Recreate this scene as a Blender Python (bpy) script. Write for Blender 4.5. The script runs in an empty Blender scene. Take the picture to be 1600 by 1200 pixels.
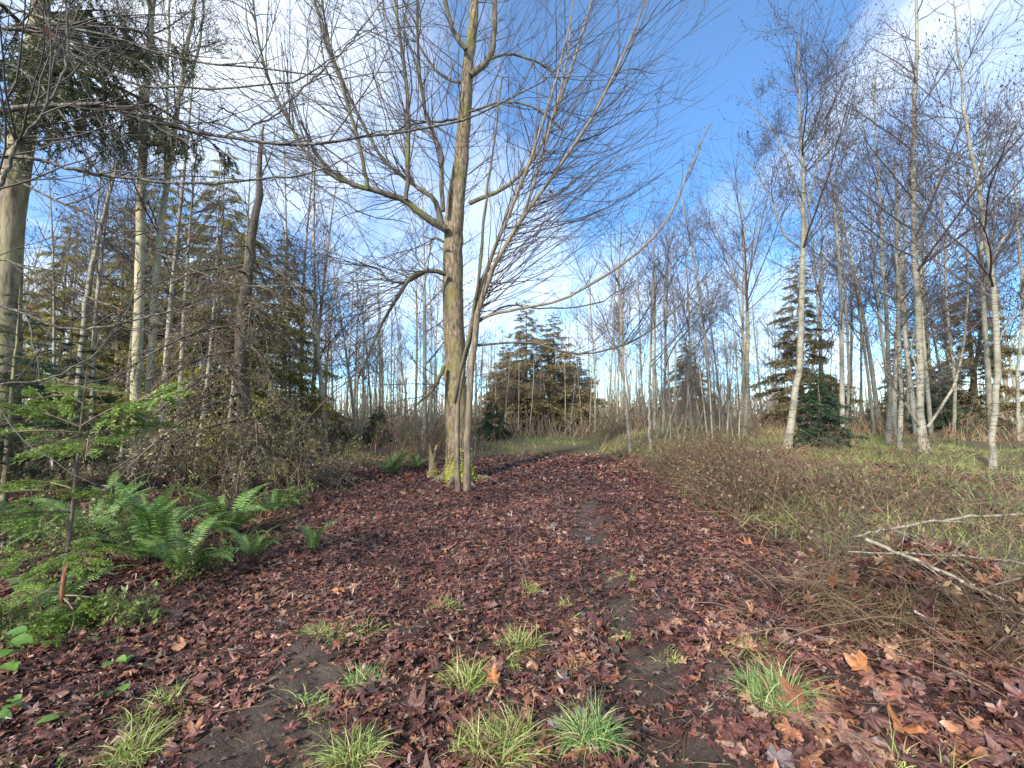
import bpy, math, random
import numpy as np
from mathutils import Matrix, Vector, Euler

# ------------------------------------------------------------------ camera, world, sun, exposure
SC = bpy.context.scene
COL = SC.collection
RNG = np.random.default_rng(11)
random.seed(5)
FPX = 711.0          # focal length in photo pixels (1600 wide)
CAMZ = 1.6
PITCH = math.radians(4.0)

cam = bpy.data.cameras.new('camera')
cam.sensor_width = 36.0
cam.lens = 36.0 * FPX / 1600.0
cam.clip_end = 2000.0
cam.clip_start = 0.05
camo = bpy.data.objects.new('camera', cam)
COL.objects.link(camo)
camo.location = (0, 0, CAMZ)
camo.rotation_euler = (math.pi / 2 + PITCH, 0, 0)
SC.camera = camo

SUN_EL = math.radians(30)
SUN_DIR = np.array([-0.55, -0.83]); SUN_DIR /= np.linalg.norm(SUN_DIR)   # towards the sun: behind the camera, to the left
SUN_ROT = math.atan2(SUN_DIR[0], SUN_DIR[1])

world = bpy.data.worlds.new('World')
SC.world = world
world.use_nodes = True
wn = world.node_tree; wn.nodes.clear()
def wnode(t, **kw):
    n = wn.nodes.new(t)
    for k, v in kw.items(): setattr(n, k, v)
    return n
w_out = wnode('ShaderNodeOutputWorld')
w_bg = wnode('ShaderNodeBackground'); w_bg.inputs['Strength'].default_value = 0.135
w_sky = wnode('ShaderNodeTexSky', sky_type='NISHITA', sun_disc=False, sun_elevation=SUN_EL, sun_rotation=SUN_ROT)
w_sky.air_density = 1.0; w_sky.dust_density = 0.1; w_sky.altitude = 3000; w_sky.ozone_density = 1.6
w_tc = wnode('ShaderNodeTexCoord')
w_sep = wnode('ShaderNodeSeparateXYZ')
wn.links.new(w_tc.outputs['Generated'], w_sep.inputs[0])
w_add = wnode('ShaderNodeMath', operation='ADD'); w_add.inputs[1].default_value = 0.22
wn.links.new(w_sep.outputs['Z'], w_add.inputs[0])
w_max = wnode('ShaderNodeMath', operation='MAXIMUM'); w_max.inputs[1].default_value = 0.05
wn.links.new(w_add.outputs[0], w_max.inputs[0])
w_dx = wnode('ShaderNodeMath', operation='DIVIDE'); w_dy = wnode('ShaderNodeMath', operation='DIVIDE')
wn.links.new(w_sep.outputs['X'], w_dx.inputs[0]); wn.links.new(w_max.outputs[0], w_dx.inputs[1])
wn.links.new(w_sep.outputs['Y'], w_dy.inputs[0]); wn.links.new(w_max.outputs[0], w_dy.inputs[1])
w_cmb = wnode('ShaderNodeCombineXYZ')
wn.links.new(w_dx.outputs[0], w_cmb.inputs[0]); wn.links.new(w_dy.outputs[0], w_cmb.inputs[1])
w_map = wnode('ShaderNodeMapping')
w_map.inputs['Rotation'].default_value = (0, 0, math.radians(-60))
w_map.inputs['Scale'].default_value = (1.15, 0.55, 1.0)
w_map.inputs['Location'].default_value = (7.7, 3.3, 0.4)
wn.links.new(w_cmb.outputs[0], w_map.inputs[0])
w_noi = wnode('ShaderNodeTexNoise')
w_noi.inputs['Scale'].default_value = 1.25; w_noi.inputs['Detail'].default_value = 7.0
w_noi.inputs['Roughness'].default_value = 0.55; w_noi.inputs['Distortion'].default_value = 0.35
wn.links.new(w_map.outputs[0], w_noi.inputs['Vector'])
w_ramp = wnode('ShaderNodeValToRGB')
w_ramp.color_ramp.elements[0].position = 0.40; w_ramp.color_ramp.elements[0].color = (0.08, 0.08, 0.08, 1)
w_ramp.color_ramp.elements[1].position = 0.70; w_ramp.color_ramp.elements[1].color = (0.95, 0.95, 0.95, 1)
wn.links.new(w_noi.outputs['Fac'], w_ramp.inputs[0])
w_mix = wnode('ShaderNodeMix', data_type='RGBA')
wn.links.new(w_ramp.outputs[0], w_mix.inputs[0])
w_hs = wnode('ShaderNodeHueSaturation'); w_hs.inputs['Saturation'].default_value = 1.3
wn.links.new(w_sky.outputs[0], w_hs.inputs['Color']); w_tint = wnode('ShaderNodeMix', data_type='RGBA', blend_type='MULTIPLY'); w_tint.inputs[0].default_value = 1.0; w_tint.inputs[7].default_value = (0.83, 1.0, 1.0, 1)
wn.links.new(w_hs.outputs[0], w_tint.inputs[6]); wn.links.new(w_tint.outputs[2], w_mix.inputs[6])
w_mix.inputs[7].default_value = (4.6, 4.9, 5.2, 1)
wn.links.new(w_mix.outputs[2], w_bg.inputs['Color'])
wn.links.new(w_bg.outputs[0], w_out.inputs['Surface'])

sl = bpy.data.lights.new('sun', 'SUN')
sl.energy = 3.0; sl.angle = math.radians(6.0); sl.color = (1.0, 0.93, 0.82)
so = bpy.data.objects.new('sun', sl); COL.objects.link(so)
sd = Vector((SUN_DIR[0] * math.cos(SUN_EL), SUN_DIR[1] * math.cos(SUN_EL), math.sin(SUN_EL)))
so.rotation_euler = sd.to_track_quat('Z', 'Y').to_euler()
so.location = sd * 60

vs = SC.view_settings
vs.view_transform = 'Standard'; vs.look = 'None'; vs.exposure = 1.38; vs.gamma = 1.0
vs.use_curve_mapping = False
SC.cycles.max_bounces = 5
SC.cycles.use_denoising = True

# ------------------------------------------------------------------ helpers
def sm(a, b, x):
    t = np.clip((np.asarray(x, float) - a) / (b - a), 0, 1)
    return t * t * (3 - 2 * t)

_ph = np.random.default_rng(3)
_W = [(_ph.normal(0, 1, 2), _ph.uniform(0, 6.28)) for _ in range(40)]
def noise2(x, y, scale, n=8, off=0):
    s = 0
    for k in range(n):
        w, p = _W[(k + off) % 40]
        s = s + np.sin((x * w[0] + y * w[1]) * scale + p * (1 + off))
    return s / math.sqrt(n)

def height(x, y):
    x = np.asarray(x, float); y = np.asarray(y, float)
    r = np.hypot(x, y)
    h = 0.10 * noise2(x, y, 0.16, 6, 3) * sm(4, 25, r) + 0.028 * noise2(x, y, 1.1, 8, 9) + 0.010 * noise2(x, y, 3.6, 8, 17)
    # trail climbs a little to a low grassy crest
    h = h + 0.50 * sm(9, 24, y) * np.exp(-((x - 3) / 9) ** 2)
    # right-hand bank
    edge = 3.3 + 0.03 * y
    h = h + 0.58 * sm(edge - 0.6, edge + 2.2, x) * sm(3.6, 8.5, y)
    h = h + 0.24 * np.exp(-((x - 3.45) / 0.75) ** 2 - ((y - 3.9) / 0.5) ** 2)
    h = h + 0.11 * noise2(x, y, 1.0, 8, 27) * sm(edge - 0.2, edge + 1.2, x) * sm(4, 7, y)
    # left understorey
    h = h + 0.10 * sm(-3.2, -5.5, x)
    # ruts
    rx = 0.55 + 0.085 * y
    h = h - 0.06 * np.exp(-((x - rx) / 0.16) ** 2) * (1 - sm(9, 15, y)) + 0.03 * np.exp(-((np.abs(x - rx) - 0.35) / 0.14) ** 2) * (1 - sm(9, 15, y))
    lx = -1.05 + 0.07 * (y - 2)
    h = h - 0.05 * np.exp(-((x - lx) / 0.2) ** 2) * (1 - sm(6, 9, y))
    h = h + 0.07 * np.exp(-((x + 1.25) / 0.3) ** 2 - ((y - 3.35) / 0.25) ** 2)
    return h

def at(px, py, d):
    u = (px - 800.0) / FPX; v = (600.0 - py) / FPX
    cy = math.cos(PITCH) - math.sin(PITCH) * v
    cz = math.sin(PITCH) + math.cos(PITCH) * v
    s = d / cy
    return np.array([u * s, d, CAMZ + cz * s])

def gp(px, py):
    d = 1.2; prev = 1.2
    while d < 150:
        p = at(px, py, d)
        if p[2] <= height(p[0], p[1]): break
        prev = d; d *= 1.02
    for _ in range(18):
        m = 0.5 * (prev + d); p = at(px, py, m)
        if p[2] <= height(p[0], p[1]): d = m
        else: prev = m
    p = at(px, py, d); p[2] = float(height(p[0], p[1]))
    return p

def nrm(v):
    return v / np.maximum(np.linalg.norm(v, axis=-1, keepdims=True), 1e-9)

class Geo:
    def __init__(s): s.v = []; s.f = []; s.n = 0
    def add(s, v, faces, mat=0):
        v = np.asarray(v, float).reshape(-1, 3)
        f = np.asarray(faces, np.int64)
        s.f.append((f + s.n, mat)); s.v.append(v); s.n += len(v)
    def tubes(s, P, R, S=3, mat=0, lump=0.0):
        P = np.asarray(P, float); R = np.asarray(R, float)
        if P.ndim == 2: P = P[None]; R = R[None]
        N, K, _ = P.shape
        if N == 0: return
        T = np.empty_like(P)
        T[:, 1:-1] = P[:, 2:] - P[:, :-2]; T[:, 0] = P[:, 1] - P[:, 0]; T[:, -1] = P[:, -1] - P[:, -2]
        T = nrm(T); D = nrm(P[:, -1] - P[:, 0])
        A = np.where(np.abs(D[:, 2:3]) > 0.85, np.array([[1.0, 0, 0]]), np.array([[0, 0, 1.0]]))
        A = np.repeat(A[:, None, :], K, 1)
        U = nrm(A - (A * T).sum(-1, keepdims=True) * T); W = np.cross(T, U)
        a = np.arange(S) * 2 * math.pi / S
        RR = np.repeat(R[:, :, None], S, 2)
        if lump:
            k = np.arange(K)[None, :, None]; aa = a[None, None, :]
            RR = RR * (1 + lump * (np.sin(aa * 3 + k * 0.35) + 0.6 * np.sin(aa * 5 - k * 0.5 + 1) + 0.6 * RNG.normal(0, 1, RR.shape)))
        V = P[:, :, None, :] + RR[..., None] * (np.cos(a)[None, None, :, None] * U[:, :, None, :] + np.sin(a)[None, None, :, None] * W[:, :, None, :])
        i = np.arange(N)[:, None, None] * K * S; k = np.arange(K - 1)[None, :, None] * S; j = np.arange(S)[None, None, :]; j2 = (j + 1) % S
        F = np.stack([i + k + j, i + k + j2, i + k + S + j2, i + k + S + j], -1).reshape(-1, 4)
        s.add(V.reshape(-1, 3), F, mat)
    def mesh(s, name, mats, smooth=True):
        me = bpy.data.meshes.new(name)
        V = np.concatenate(s.v).astype(np.float32)
        me.vertices.add(len(V)); me.vertices.foreach_set('co', V.ravel())
        tot = [np.full(len(f), f.shape[1], np.int32) for f, m in s.f]
        tot = np.concatenate(tot); st = np.concatenate([[0], np.cumsum(tot)[:-1]]).astype(np.int32)
        lp = np.concatenate([f.ravel() for f, m in s.f]).astype(np.int32)
        mi = np.concatenate([np.full(len(f), m, np.int32) for f, m in s.f])
        me.loops.add(len(lp)); me.loops.foreach_set('vertex_index', lp)
        me.polygons.add(len(tot)); me.polygons.foreach_set('loop_start', st)
        me.polygons.foreach_set('material_index', mi)
        me.polygons.foreach_set('use_smooth', np.full(len(tot), smooth))
        me.update(calc_edges=True)
        for m in (mats if isinstance(mats, (list, tuple)) else [mats]): me.materials.append(m)
        return me

def link(name, me, parent=None, mw=None):
    o = bpy.data.objects.new(name, me); COL.objects.link(o)
    if parent is not None: o.parent = parent
    if mw is not None: o.matrix_local = mw
    return o

def tag(o, label, cat, group=None, kind=None):
    o['label'] = label; o['category'] = cat
    if group: o['group'] = group
    if kind: o['kind'] = kind
    return o

def empty(name, loc, label, cat, group=None):
    o = bpy.data.objects.new(name, None); COL.objects.link(o)
    o.location = [float(c) for c in loc]
    o.empty_display_size = 0.2
    return tag(o, label, cat, group)

def resample(pts, n):
    pts = np.asarray(pts, float)
    # Catmull-Rom through the points
    p = np.vstack([2 * pts[0] - pts[1], pts, 2 * pts[-1] - pts[-2]])
    out = []
    m = len(pts) - 1
    for t in np.linspace(0, m, n):
        i = min(int(t), m - 1); u = t - i
        a, b, c, d = p[i], p[i + 1], p[i + 2], p[i + 3]
        out.append(0.5 * ((2 * b) + (-a + c) * u + (2 * a - 5 * b + 4 * c - d) * u * u + (-a + 3 * b - 3 * c + d) * u ** 3))
    return np.array(out)

def lerp_list(v, n):
    return np.interp(np.linspace(0, 1, n), np.linspace(0, 1, len(v)), v)

def grow(rng, S, D, L, K, wig=0.1, up=0.1):
    N = len(S); P = np.empty((N, K, 3)); P[:, 0] = S; d = nrm(D)
    upv = np.array([0, 0, 1.0])
    for k in range(1, K):
        d = nrm(d + rng.normal(0, wig, (N, 3)) + upv * (np.asarray(up)[:, None] if np.ndim(up) else up))
        P[:, k] = P[:, k - 1] + d * (L / (K - 1))[:, None]
    return P

def taper(r0, K, tip=0.25, p=1.0):
    t = np.linspace(0, 1, K)[None, :] ** p
    return np.asarray(r0)[:, None] * (1 - (1 - tip) * t)

def spawn(rng, P, R, M, t0, t1, ang, sd):
    """M children spread over the polylines P (N,K,3); returns start, direction, parent radius, t"""
    N, K, _ = P.shape
    L = np.linalg.norm(P[:, -1] - P[:, 0], axis=1) + 1e-6
    idx = rng.choice(N, M, p=L / L.sum())
    t = rng.uniform(t0, t1, M)
    f = t * (K - 1); i = np.minimum(f.astype(int), K - 2); u = (f - i)[:, None]
    A = P[idx, i]; B = P[idx, i + 1]
    S = A * (1 - u) + B * u; T = nrm(B - A)
    r = R[idx, i] * (1 - u[:, 0]) + R[idx, i + 1] * u[:, 0]
    q = rng.normal(0, 1, (M, 3)); q = nrm(q - (q * T).sum(1, keepdims=True) * T)
    a = np.abs(rng.normal(ang, sd, M))[:, None]
    return S, np.cos(a) * T + np.sin(a) * q, r, t, L[idx]

# ------------------------------------------------------------------ materials
def newmat(name):
    m = bpy.data.materials.new(name); m.use_nodes = True
    nt = m.node_tree; b = nt.nodes['Principled BSDF']
    return m, nt, b
def N_(nt, t, **kw):
    n = nt.nodes.new(t)
    for k, v in kw.items(): setattr(n, k, v)
    return n
def ramp(nt, stops, interp='LINEAR'):
    r = N_(nt, 'ShaderNodeValToRGB'); cr = r.color_ramp; cr.interpolation = interp
    while len(cr.elements) < len(stops): cr.elements.new(0.5)
    for e, (p, c) in zip(cr.elements, stops): e.position = p; e.color = (*c, 1)
    return r
def rnd(nt):
    """0..1 value that differs per loose piece and per object"""
    g = N_(nt, 'ShaderNodeNewGeometry'); oi = N_(nt, 'ShaderNodeObjectInfo')
    a = N_(nt, 'ShaderNodeMath', operation='ADD'); f = N_(nt, 'ShaderNodeMath', operation='FRACT')
    nt.links.new(g.outputs['Random Per Island'], a.inputs[0]); nt.links.new(oi.outputs['Random'], a.inputs[1])
    nt.links.new(a.outputs[0], f.inputs[0]); return f.outputs[0]
def noise(nt, scale, detail=4, vec=None, rough=0.6, coord='Object', sc=None):
    n = N_(nt, 'ShaderNodeTexNoise'); n.inputs['Scale'].default_value = scale
    n.inputs['Detail'].default_value = detail; n.inputs['Roughness'].default_value = rough
    tc = N_(nt, 'ShaderNodeTexCoord'); out = tc.outputs[coord]
    if sc:
        mp = N_(nt, 'ShaderNodeMapping'); mp.inputs['Scale'].default_value = sc
        nt.links.new(out, mp.inputs[0]); out = mp.outputs[0]
    nt.links.new(out, n.inputs['Vector']); return n
def mixc(nt, fac, a, b, blend='MIX'):
    m = N_(nt, 'ShaderNodeMix', data_type='RGBA', blend_type=blend)
    for sock, v in ((m.inputs[0], fac), (m.inputs[6], a), (m.inputs[7], b)):
        if isinstance(v, (int, float)): sock.default_value = v
        elif isinstance(v, tuple): sock.default_value = (*v, 1)
        else: nt.links.new(v, sock)
    return m.outputs[2]
def bump(nt, b, h, strength, dist=0.02):
    bp = N_(nt, 'ShaderNodeBump'); bp.inputs['Strength'].default_value = strength; bp.inputs['Distance'].default_value = dist
    nt.links.new(h, bp.inputs['Height']); nt.links.new(bp.outputs[0], b.inputs['Normal'])

def bark_mat(name, stops, moss=None, moss_at=0.6, ridge=9.0, strength=0.8, spots=None):
    m, nt, b = newmat(name)
    n1 = noise(nt, ridge, 6, sc=(1, 1, 0.22)); n2 = noise(nt, 1.7, 5)
    r = ramp(nt, stops); nt.links.new(n1.outputs['Fac'], r.inputs[0]); c = r.outputs[0]
    if spots:
        n3 = noise(nt, 7.0, 4, sc=(1, 1, 1.5)); rr = ramp(nt, [(0.50, (0, 0, 0)), (0.60, (1, 1, 1))])
        nt.links.new(n3.outputs['Fac'], rr.inputs[0]); c = mixc(nt, rr.outputs[0], c, spots)
    if moss:
        rr = ramp(nt, [(moss_at - 0.08, (0, 0, 0)), (moss_at + 0.10, (1, 1, 1))])
        nt.links.new(n2.outputs['Fac'], rr.inputs[0]); c = mixc(nt, rr.outputs[0], c, moss)
    nt.links.new(c, b.inputs['Base Color']); b.inputs['Roughness'].default_value = 0.85
    bump(nt, b, n1.outputs['Fac'], strength, 0.03)
    return m

def alder_mat(name, tint=1.0, dark=0.45, hue=(1.0, 0.975, 0.90)):
    m, nt, b = newmat(name)
    t = lambda c: tuple(min(1, v * tint * h) for v, h in zip(c, hue))
    n1 = noise(nt, 4.0, 6, sc=(1, 1, 0.8)); r = ramp(nt, [(0.30, t((0.20, 0.185, 0.15))), (0.45, t((0.37, 0.35, 0.30))), (0.62, t((0.50, 0.48, 0.42))), (0.75, t((0.34, 0.35, 0.24)))])
    nt.links.new(n1.outputs['Fac'], r.inputs[0])
    n2 = noise(nt, 5.0, 5, sc=(0.8, 0.8, 6.0)); r2 = ramp(nt, [(dark - 0.12, (1, 1, 1)), (dark + 0.02, (0, 0, 0))])
    nt.links.new(n2.outputs['Fac'], r2.inputs[0])
    c = mixc(nt, r2.outputs[0], r.outputs[0], t((0.13, 0.12, 0.09)))
    nt.links.new(c, b.inputs['Base Color']); b.inputs['Roughness'].default_value = 0.8
    bump(nt, b, n2.outputs['Fac'], 0.5, 0.015)
    return m

def plain_mat(name, stops, rough=0.8, per='island', trans=0.0, nscale=0.0, spec=0.5, broad=0.0, vein=0.0):
    """colour picked per loose piece, with fine mottling"""
    m, nt, b = newmat(name)
    r = ramp(nt, stops); nt.links.new(rnd(nt), r.inputs[0]); c = r.outputs[0]
    if nscale:
        n = noise(nt, nscale, 5); rr = ramp(nt, [(0.3, (0.55, 0.55, 0.55)), (0.7, (1.35, 1.35, 1.35))])
        nt.links.new(n.outputs['Fac'], rr.inputs[0]); c = mixc(nt, 1.0, c, rr.outputs[0], 'MULTIPLY')
    if broad:
        n = noise(nt, broad, 5); rr = ramp(nt, [(0.36, (0.5, 0.47, 0.47)), (0.62, (1.15, 1.1, 1.08))])
        nt.links.new(n.outputs['Fac'], rr.inputs[0]); c = mixc(nt, 1.0, c, rr.outputs[0], 'MULTIPLY')
    if vein:
        va = N_(nt, 'ShaderNodeAttribute', attribute_name='vein'); vm = N_(nt, 'ShaderNodeMath', operation='MULTIPLY'); vm.inputs[1].default_value = vein
        nt.links.new(va.outputs['Fac'], vm.inputs[0]); lt = mixc(nt, 0.5, c, (0.30, 0.17, 0.11)); c = mixc(nt, vm.outputs[0], c, lt)
    nt.links.new(c, b.inputs['Base Color']); b.inputs['Roughness'].default_value = rough
    b.inputs['Specular IOR Level'].default_value = spec
    if trans:
        tr = N_(nt, 'ShaderNodeBsdfTranslucent'); nt.links.new(c, tr.inputs['Color'])
        mx = N_(nt, 'ShaderNodeMixShader'); mx.inputs[0].default_value = trans
        nt.links.new(b.outputs[0], mx.inputs[1]); nt.links.new(tr.outputs[0], mx.inputs[2])
        nt.links.new(mx.outputs[0], nt.nodes['Material Output'].inputs[0])
    return m

M = {}
M['maple_bark'] = bark_mat('maple_bark', [(0.34, (0.045, 0.032, 0.02)), (0.5, (0.18, 0.135, 0.085)), (0.66, (0.32, 0.25, 0.16))], moss=(0.15, 0.135, 0.035), moss_at=0.56, ridge=22, strength=1.0)
M['limb_bark'] = bark_mat('limb_bark', [(0.34, (0.03, 0.024, 0.018)), (0.52, (0.10, 0.08, 0.058)), (0.70, (0.19, 0.165, 0.125))], moss=(0.12, 0.125, 0.03), moss_at=0.56, ridge=16, strength=0.6)
M['stem_bark'] = bark_mat('stem_bark', [(0.34, (0.09, 0.065, 0.045)), (0.55, (0.21, 0.165, 0.11)), (0.72, (0.31, 0.25, 0.17))], moss=(0.20, 0.19, 0.06), moss_at=0.68, ridge=18, strength=0.5)
M['bough_bark'] = bark_mat('bough_bark', [(0.36, (0.03, 0.024, 0.02)), (0.5, (0.10, 0.085, 0.068)), (0.68, (0.28, 0.27, 0.22))], moss=(0.20, 0.22, 0.11), moss_at=0.64, ridge=30, strength=0.5)
M['conifer_bark'] = bark_mat('conifer_bark', [(0.34, (0.07, 0.05, 0.03)), (0.5, (0.22, 0.175, 0.11)), (0.68, (0.36, 0.30, 0.19))], moss=(0.27, 0.25, 0.11), moss_at=0.55, ridge=9, strength=1.0)
M['dead_bark'] = bark_mat('dead_bark', [(0.30, (0.045, 0.032, 0.024)), (0.55, (0.11, 0.085, 0.06)), (0.75, (0.18, 0.145, 0.10))], moss=(0.14, 0.14, 0.07), moss_at=0.66, ridge=14)
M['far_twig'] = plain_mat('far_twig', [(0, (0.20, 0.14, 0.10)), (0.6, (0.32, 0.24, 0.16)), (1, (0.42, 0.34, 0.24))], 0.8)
M['alder_bark'] = alder_mat('alder_bark', 0.68, 0.47, (1.0, 0.965, 0.84))
M['alder_bark_far'] = alder_mat('alder_bark_far', 0.72, 0.38, (1.0, 0.965, 0.84))
M['left_alder_bark'] = alder_mat('left_alder_bark', 0.9, 0.42, (1.0, 0.94, 0.70))
M['twig'] = plain_mat('twig', [(0, (0.03, 0.022, 0.02)), (0.6, (0.06, 0.045, 0.04)), (1, (0.12, 0.10, 0.085))], 0.7)
M['whip'] = plain_mat('whip', [(0, (0.028, 0.020, 0.018)), (0.5, (0.055, 0.040, 0.034)), (1, (0.13, 0.10, 0.075))], 0.65)
M['alder_twig'] = plain_mat('alder_twig', [(0, (0.055, 0.042, 0.045)), (0.6, (0.095, 0.075, 0.075)), (1, (0.17, 0.14, 0.125))], 0.75)
M['catkin'] = plain_mat('catkin', [(0, (0.035, 0.022, 0.024)), (1, (0.075, 0.05, 0.048))], 0.8)
LIT = [(0, (0.028, 0.013, 0.012)), (0.15, (0.075, 0.030, 0.025)), (0.30, (0.165, 0.062, 0.046)), (0.46, (0.110, 0.052, 0.046)), (0.58, (0.245, 0.095, 0.060)), (0.70, (0.20, 0.125, 0.098)), (0.80, (0.135, 0.058, 0.048)), (0.88, (0.33, 0.145, 0.07)), (0.95, (0.36, 0.23, 0.14)), (1, (0.13, 0.11, 0.12))]
M['litter'] = plain_mat('litter', LIT, 0.42, nscale=55.0, spec=0.42, broad=0.9)
M['litter_leaf'] = plain_mat('litter_leaf', LIT, 0.45, nscale=5.0, spec=0.35, vein=0.9)
M['orange_leaf'] = plain_mat('orange_leaf', [(0, (0.33, 0.13, 0.045)), (1, (0.40, 0.17, 0.065))], 0.5, nscale=5.0, spec=0.3, vein=0.8)
M['dead_leaf'] = plain_mat('dead_leaf', [(0, (0.14, 0.045, 0.028)), (1, (0.26, 0.09, 0.045))], 0.6, trans=0.2)
M['grass'] = plain_mat('grass', [(0, (0.14, 0.21, 0.045)), (0.4, (0.26, 0.35, 0.08)), (0.72, (0.42, 0.47, 0.14)), (0.88, (0.54, 0.51, 0.22)), (1, (0.55, 0.44, 0.24))], 0.5, trans=0.25)
M['grass_blue'] = plain_mat('grass_blue', [(0, (0.11, 0.21, 0.06)), (0.5, (0.23, 0.38, 0.11)), (0.85, (0.40, 0.50, 0.19)), (1, (0.52, 0.45, 0.24))], 0.5, trans=0.25)
M['dry_grass'] = plain_mat('dry_grass', [(0, (0.13, 0.075, 0.04)), (0.45, (0.27, 0.17, 0.085)), (0.8, (0.42, 0.30, 0.16)), (1, (0.24, 0.22, 0.09))], 0.65, trans=0.15)
M['dead_stem'] = plain_mat('dead_stem', [(0, (0.06, 0.034, 0.02)), (0.5, (0.15, 0.088, 0.048)), (0.85, (0.28, 0.19, 0.10)), (1, (0.18, 0.17, 0.07))], 0.7, trans=0.12)
M['bank_grass'] = plain_mat('bank_grass', [(0, (0.12, 0.17, 0.04)), (0.35, (0.21, 0.29, 0.07)), (0.65, (0.30, 0.36, 0.11)), (0.82, (0.36, 0.30, 0.14)), (1, (0.24, 0.14, 0.07))], 0.6, trans=0.2)
M['bramble'] = plain_mat('bramble', [(0, (0.05, 0.03, 0.022)), (0.5, (0.125, 0.08, 0.052)), (1, (0.26, 0.19, 0.115))], 0.7)
M['under_leaf'] = plain_mat('under_leaf', [(0, (0.11, 0.135, 0.04)), (0.4, (0.22, 0.23, 0.075)), (0.75, (0.28, 0.25, 0.10)), (1, (0.24, 0.15, 0.07))], 0.6, trans=0.2)
M['verge_leaf'] = plain_mat('verge_leaf', [(0, (0.07, 0.10, 0.025)), (0.5, (0.13, 0.19, 0.04)), (0.85, (0.22, 0.28, 0.065)), (1, (0.24, 0.14, 0.07))], 0.5, trans=0.25)
M['fern'] = plain_mat('fern', [(0, (0.07, 0.15, 0.035)), (0.5, (0.14, 0.26, 0.06)), (1, (0.24, 0.36, 0.09))], 0.45, trans=0.25)
M['sapling'] = plain_mat('sapling', [(0, (0.10, 0.18, 0.03)), (0.5, (0.19, 0.30, 0.05)), (1, (0.33, 0.42, 0.09))], 0.5, trans=0.25)
M['salal'] = plain_mat('salal', [(0, (0.07, 0.17, 0.04)), (1, (0.16, 0.28, 0.06))], 0.3, trans=0.15, nscale=20)
M['cedar'] = plain_mat('cedar', [(0, (0.30, 0.29, 0.07)), (0.5, (0.48, 0.45, 0.13)), (0.85, (0.60, 0.53, 0.19)), (1, (0.46, 0.30, 0.14))], 0.6, trans=0.35)
M['cedar_dark'] = plain_mat('cedar_dark', [(0, (0.07, 0.10, 0.05)), (0.6, (0.13, 0.155, 0.075)), (1, (0.22, 0.22, 0.10))], 0.6, trans=0.15)
M['fir'] = plain_mat('fir', [(0, (0.025, 0.055, 0.03)), (0.5, (0.045, 0.09, 0.045)), (1, (0.08, 0.12, 0.055))], 0.55, trans=0.1)
M['fir_brown'] = plain_mat('fir_brown', [(0, (0.22, 0.18, 0.08)), (0.5, (0.34, 0.26, 0.13)), (0.8, (0.42, 0.31, 0.16)), (1, (0.22, 0.24, 0.10))], 0.65, trans=0.15)
M['fir_olive'] = plain_mat('fir_olive', [(0, (0.16, 0.15, 0.07)), (0.5, (0.27, 0.22, 0.10)), (1, (0.38, 0.26, 0.12))], 0.65, trans=0.15)
M['dead_needle'] = plain_mat('dead_needle', [(0, (0.13, 0.08, 0.05)), (0.35, (0.22, 0.15, 0.08)), (0.7, (0.30, 0.29, 0.15)), (1, (0.36, 0.37, 0.22))], 0.8, trans=0.1)
M['soil_crumb'] = plain_mat('soil_crumb', [(0, (0.04, 0.027, 0.018)), (0.6, (0.10, 0.07, 0.048)), (1, (0.17, 0.125, 0.09))], 0.7)
M['moss'] = plain_mat('moss', [(0, (0.16, 0.18, 0.02)), (0.6, (0.28, 0.30, 0.035)), (1, (0.40, 0.40, 0.07))], 0.9, nscale=25)
M['stick'] = bark_mat('stick', [(0.38, (0.07, 0.052, 0.038)), (0.5, (0.22, 0.18, 0.13)), (0.66, (0.36, 0.32, 0.25))], moss=(0.30, 0.29, 0.2), moss_at=0.62, ridge=22, strength=0.5)
M['raw_wood'] = bark_mat('raw_wood', [(0.36, (0.10, 0.04, 0.02)), (0.5, (0.30, 0.12, 0.05)), (0.66, (0.46, 0.22, 0.10))], ridge=45, strength=0.8)
M['stump_wood'] = bark_mat('stump_wood', [(0.3, (0.12, 0.08, 0.05)), (0.55, (0.30, 0.22, 0.12)), (0.75, (0.42, 0.33, 0.19))], moss=(0.17, 0.19, 0.05), moss_at=0.58, ridge=14)

# ------------------------------------------------------------------ the ground
def litter_w(x, y):
    n = 0.35 * noise2(x, y, 0.9, 8, 5)
    return sm(-5.2, -3.9, x + n) * (1 - sm(3.0, 4.1, x + n * 1.4 - 0.03 * y)) * (1 - sm(13.5, 17.5, y + 2 * n)) * 1.0
def mud_w(x, y):
    n = 0.25 * noise2(x, y, 2.6, 8, 21)
    rx = 0.55 + 0.085 * y
    rut = np.exp(-((x - rx - 0.15 * n) / 0.27) ** 2) * (1 - sm(11, 15, y)) * (0.5 + 0.5 * sm(-0.5, 0.1, noise2(x, y, 1.2, 6, 2)))
    rut2 = 0.8 * np.exp(-((x - rx - 1.35 - 0.3 * n) / 0.26) ** 2) * (1 - sm(3.6, 7, y)) * sm(-0.3, 0.3, noise2(x, y, 1.4, 6, 7))
    hump = np.exp(-((x + 1.26 + 0.3 * (y - 2.9)) / 0.26) ** 2 - ((y - 2.9) / 0.62) ** 2) * 1.2
    low = np.exp(-((x + 1.15) / 0.5) ** 2 - ((y - 2.1) / 0.35) ** 2) * 0.9
    mid = 0.6 * np.exp(-((x - 1.35) / 0.35) ** 2 - ((y - 3.1) / 0.6) ** 2)
    return np.clip(0.8 * rut + rut2 + hump + low + mid + 0.3 * n + 0.25 * noise2(x, y, 7, 8, 14) - 0.08, 0, 1)
def grass_w(x, y):
    return np.clip((1 - litter_w(x, y)) * (sm(2.2, 4.0, x - 0.03 * y) + sm(12, 17, y) * sm(-3, 0, x)), 0, 1)

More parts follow.
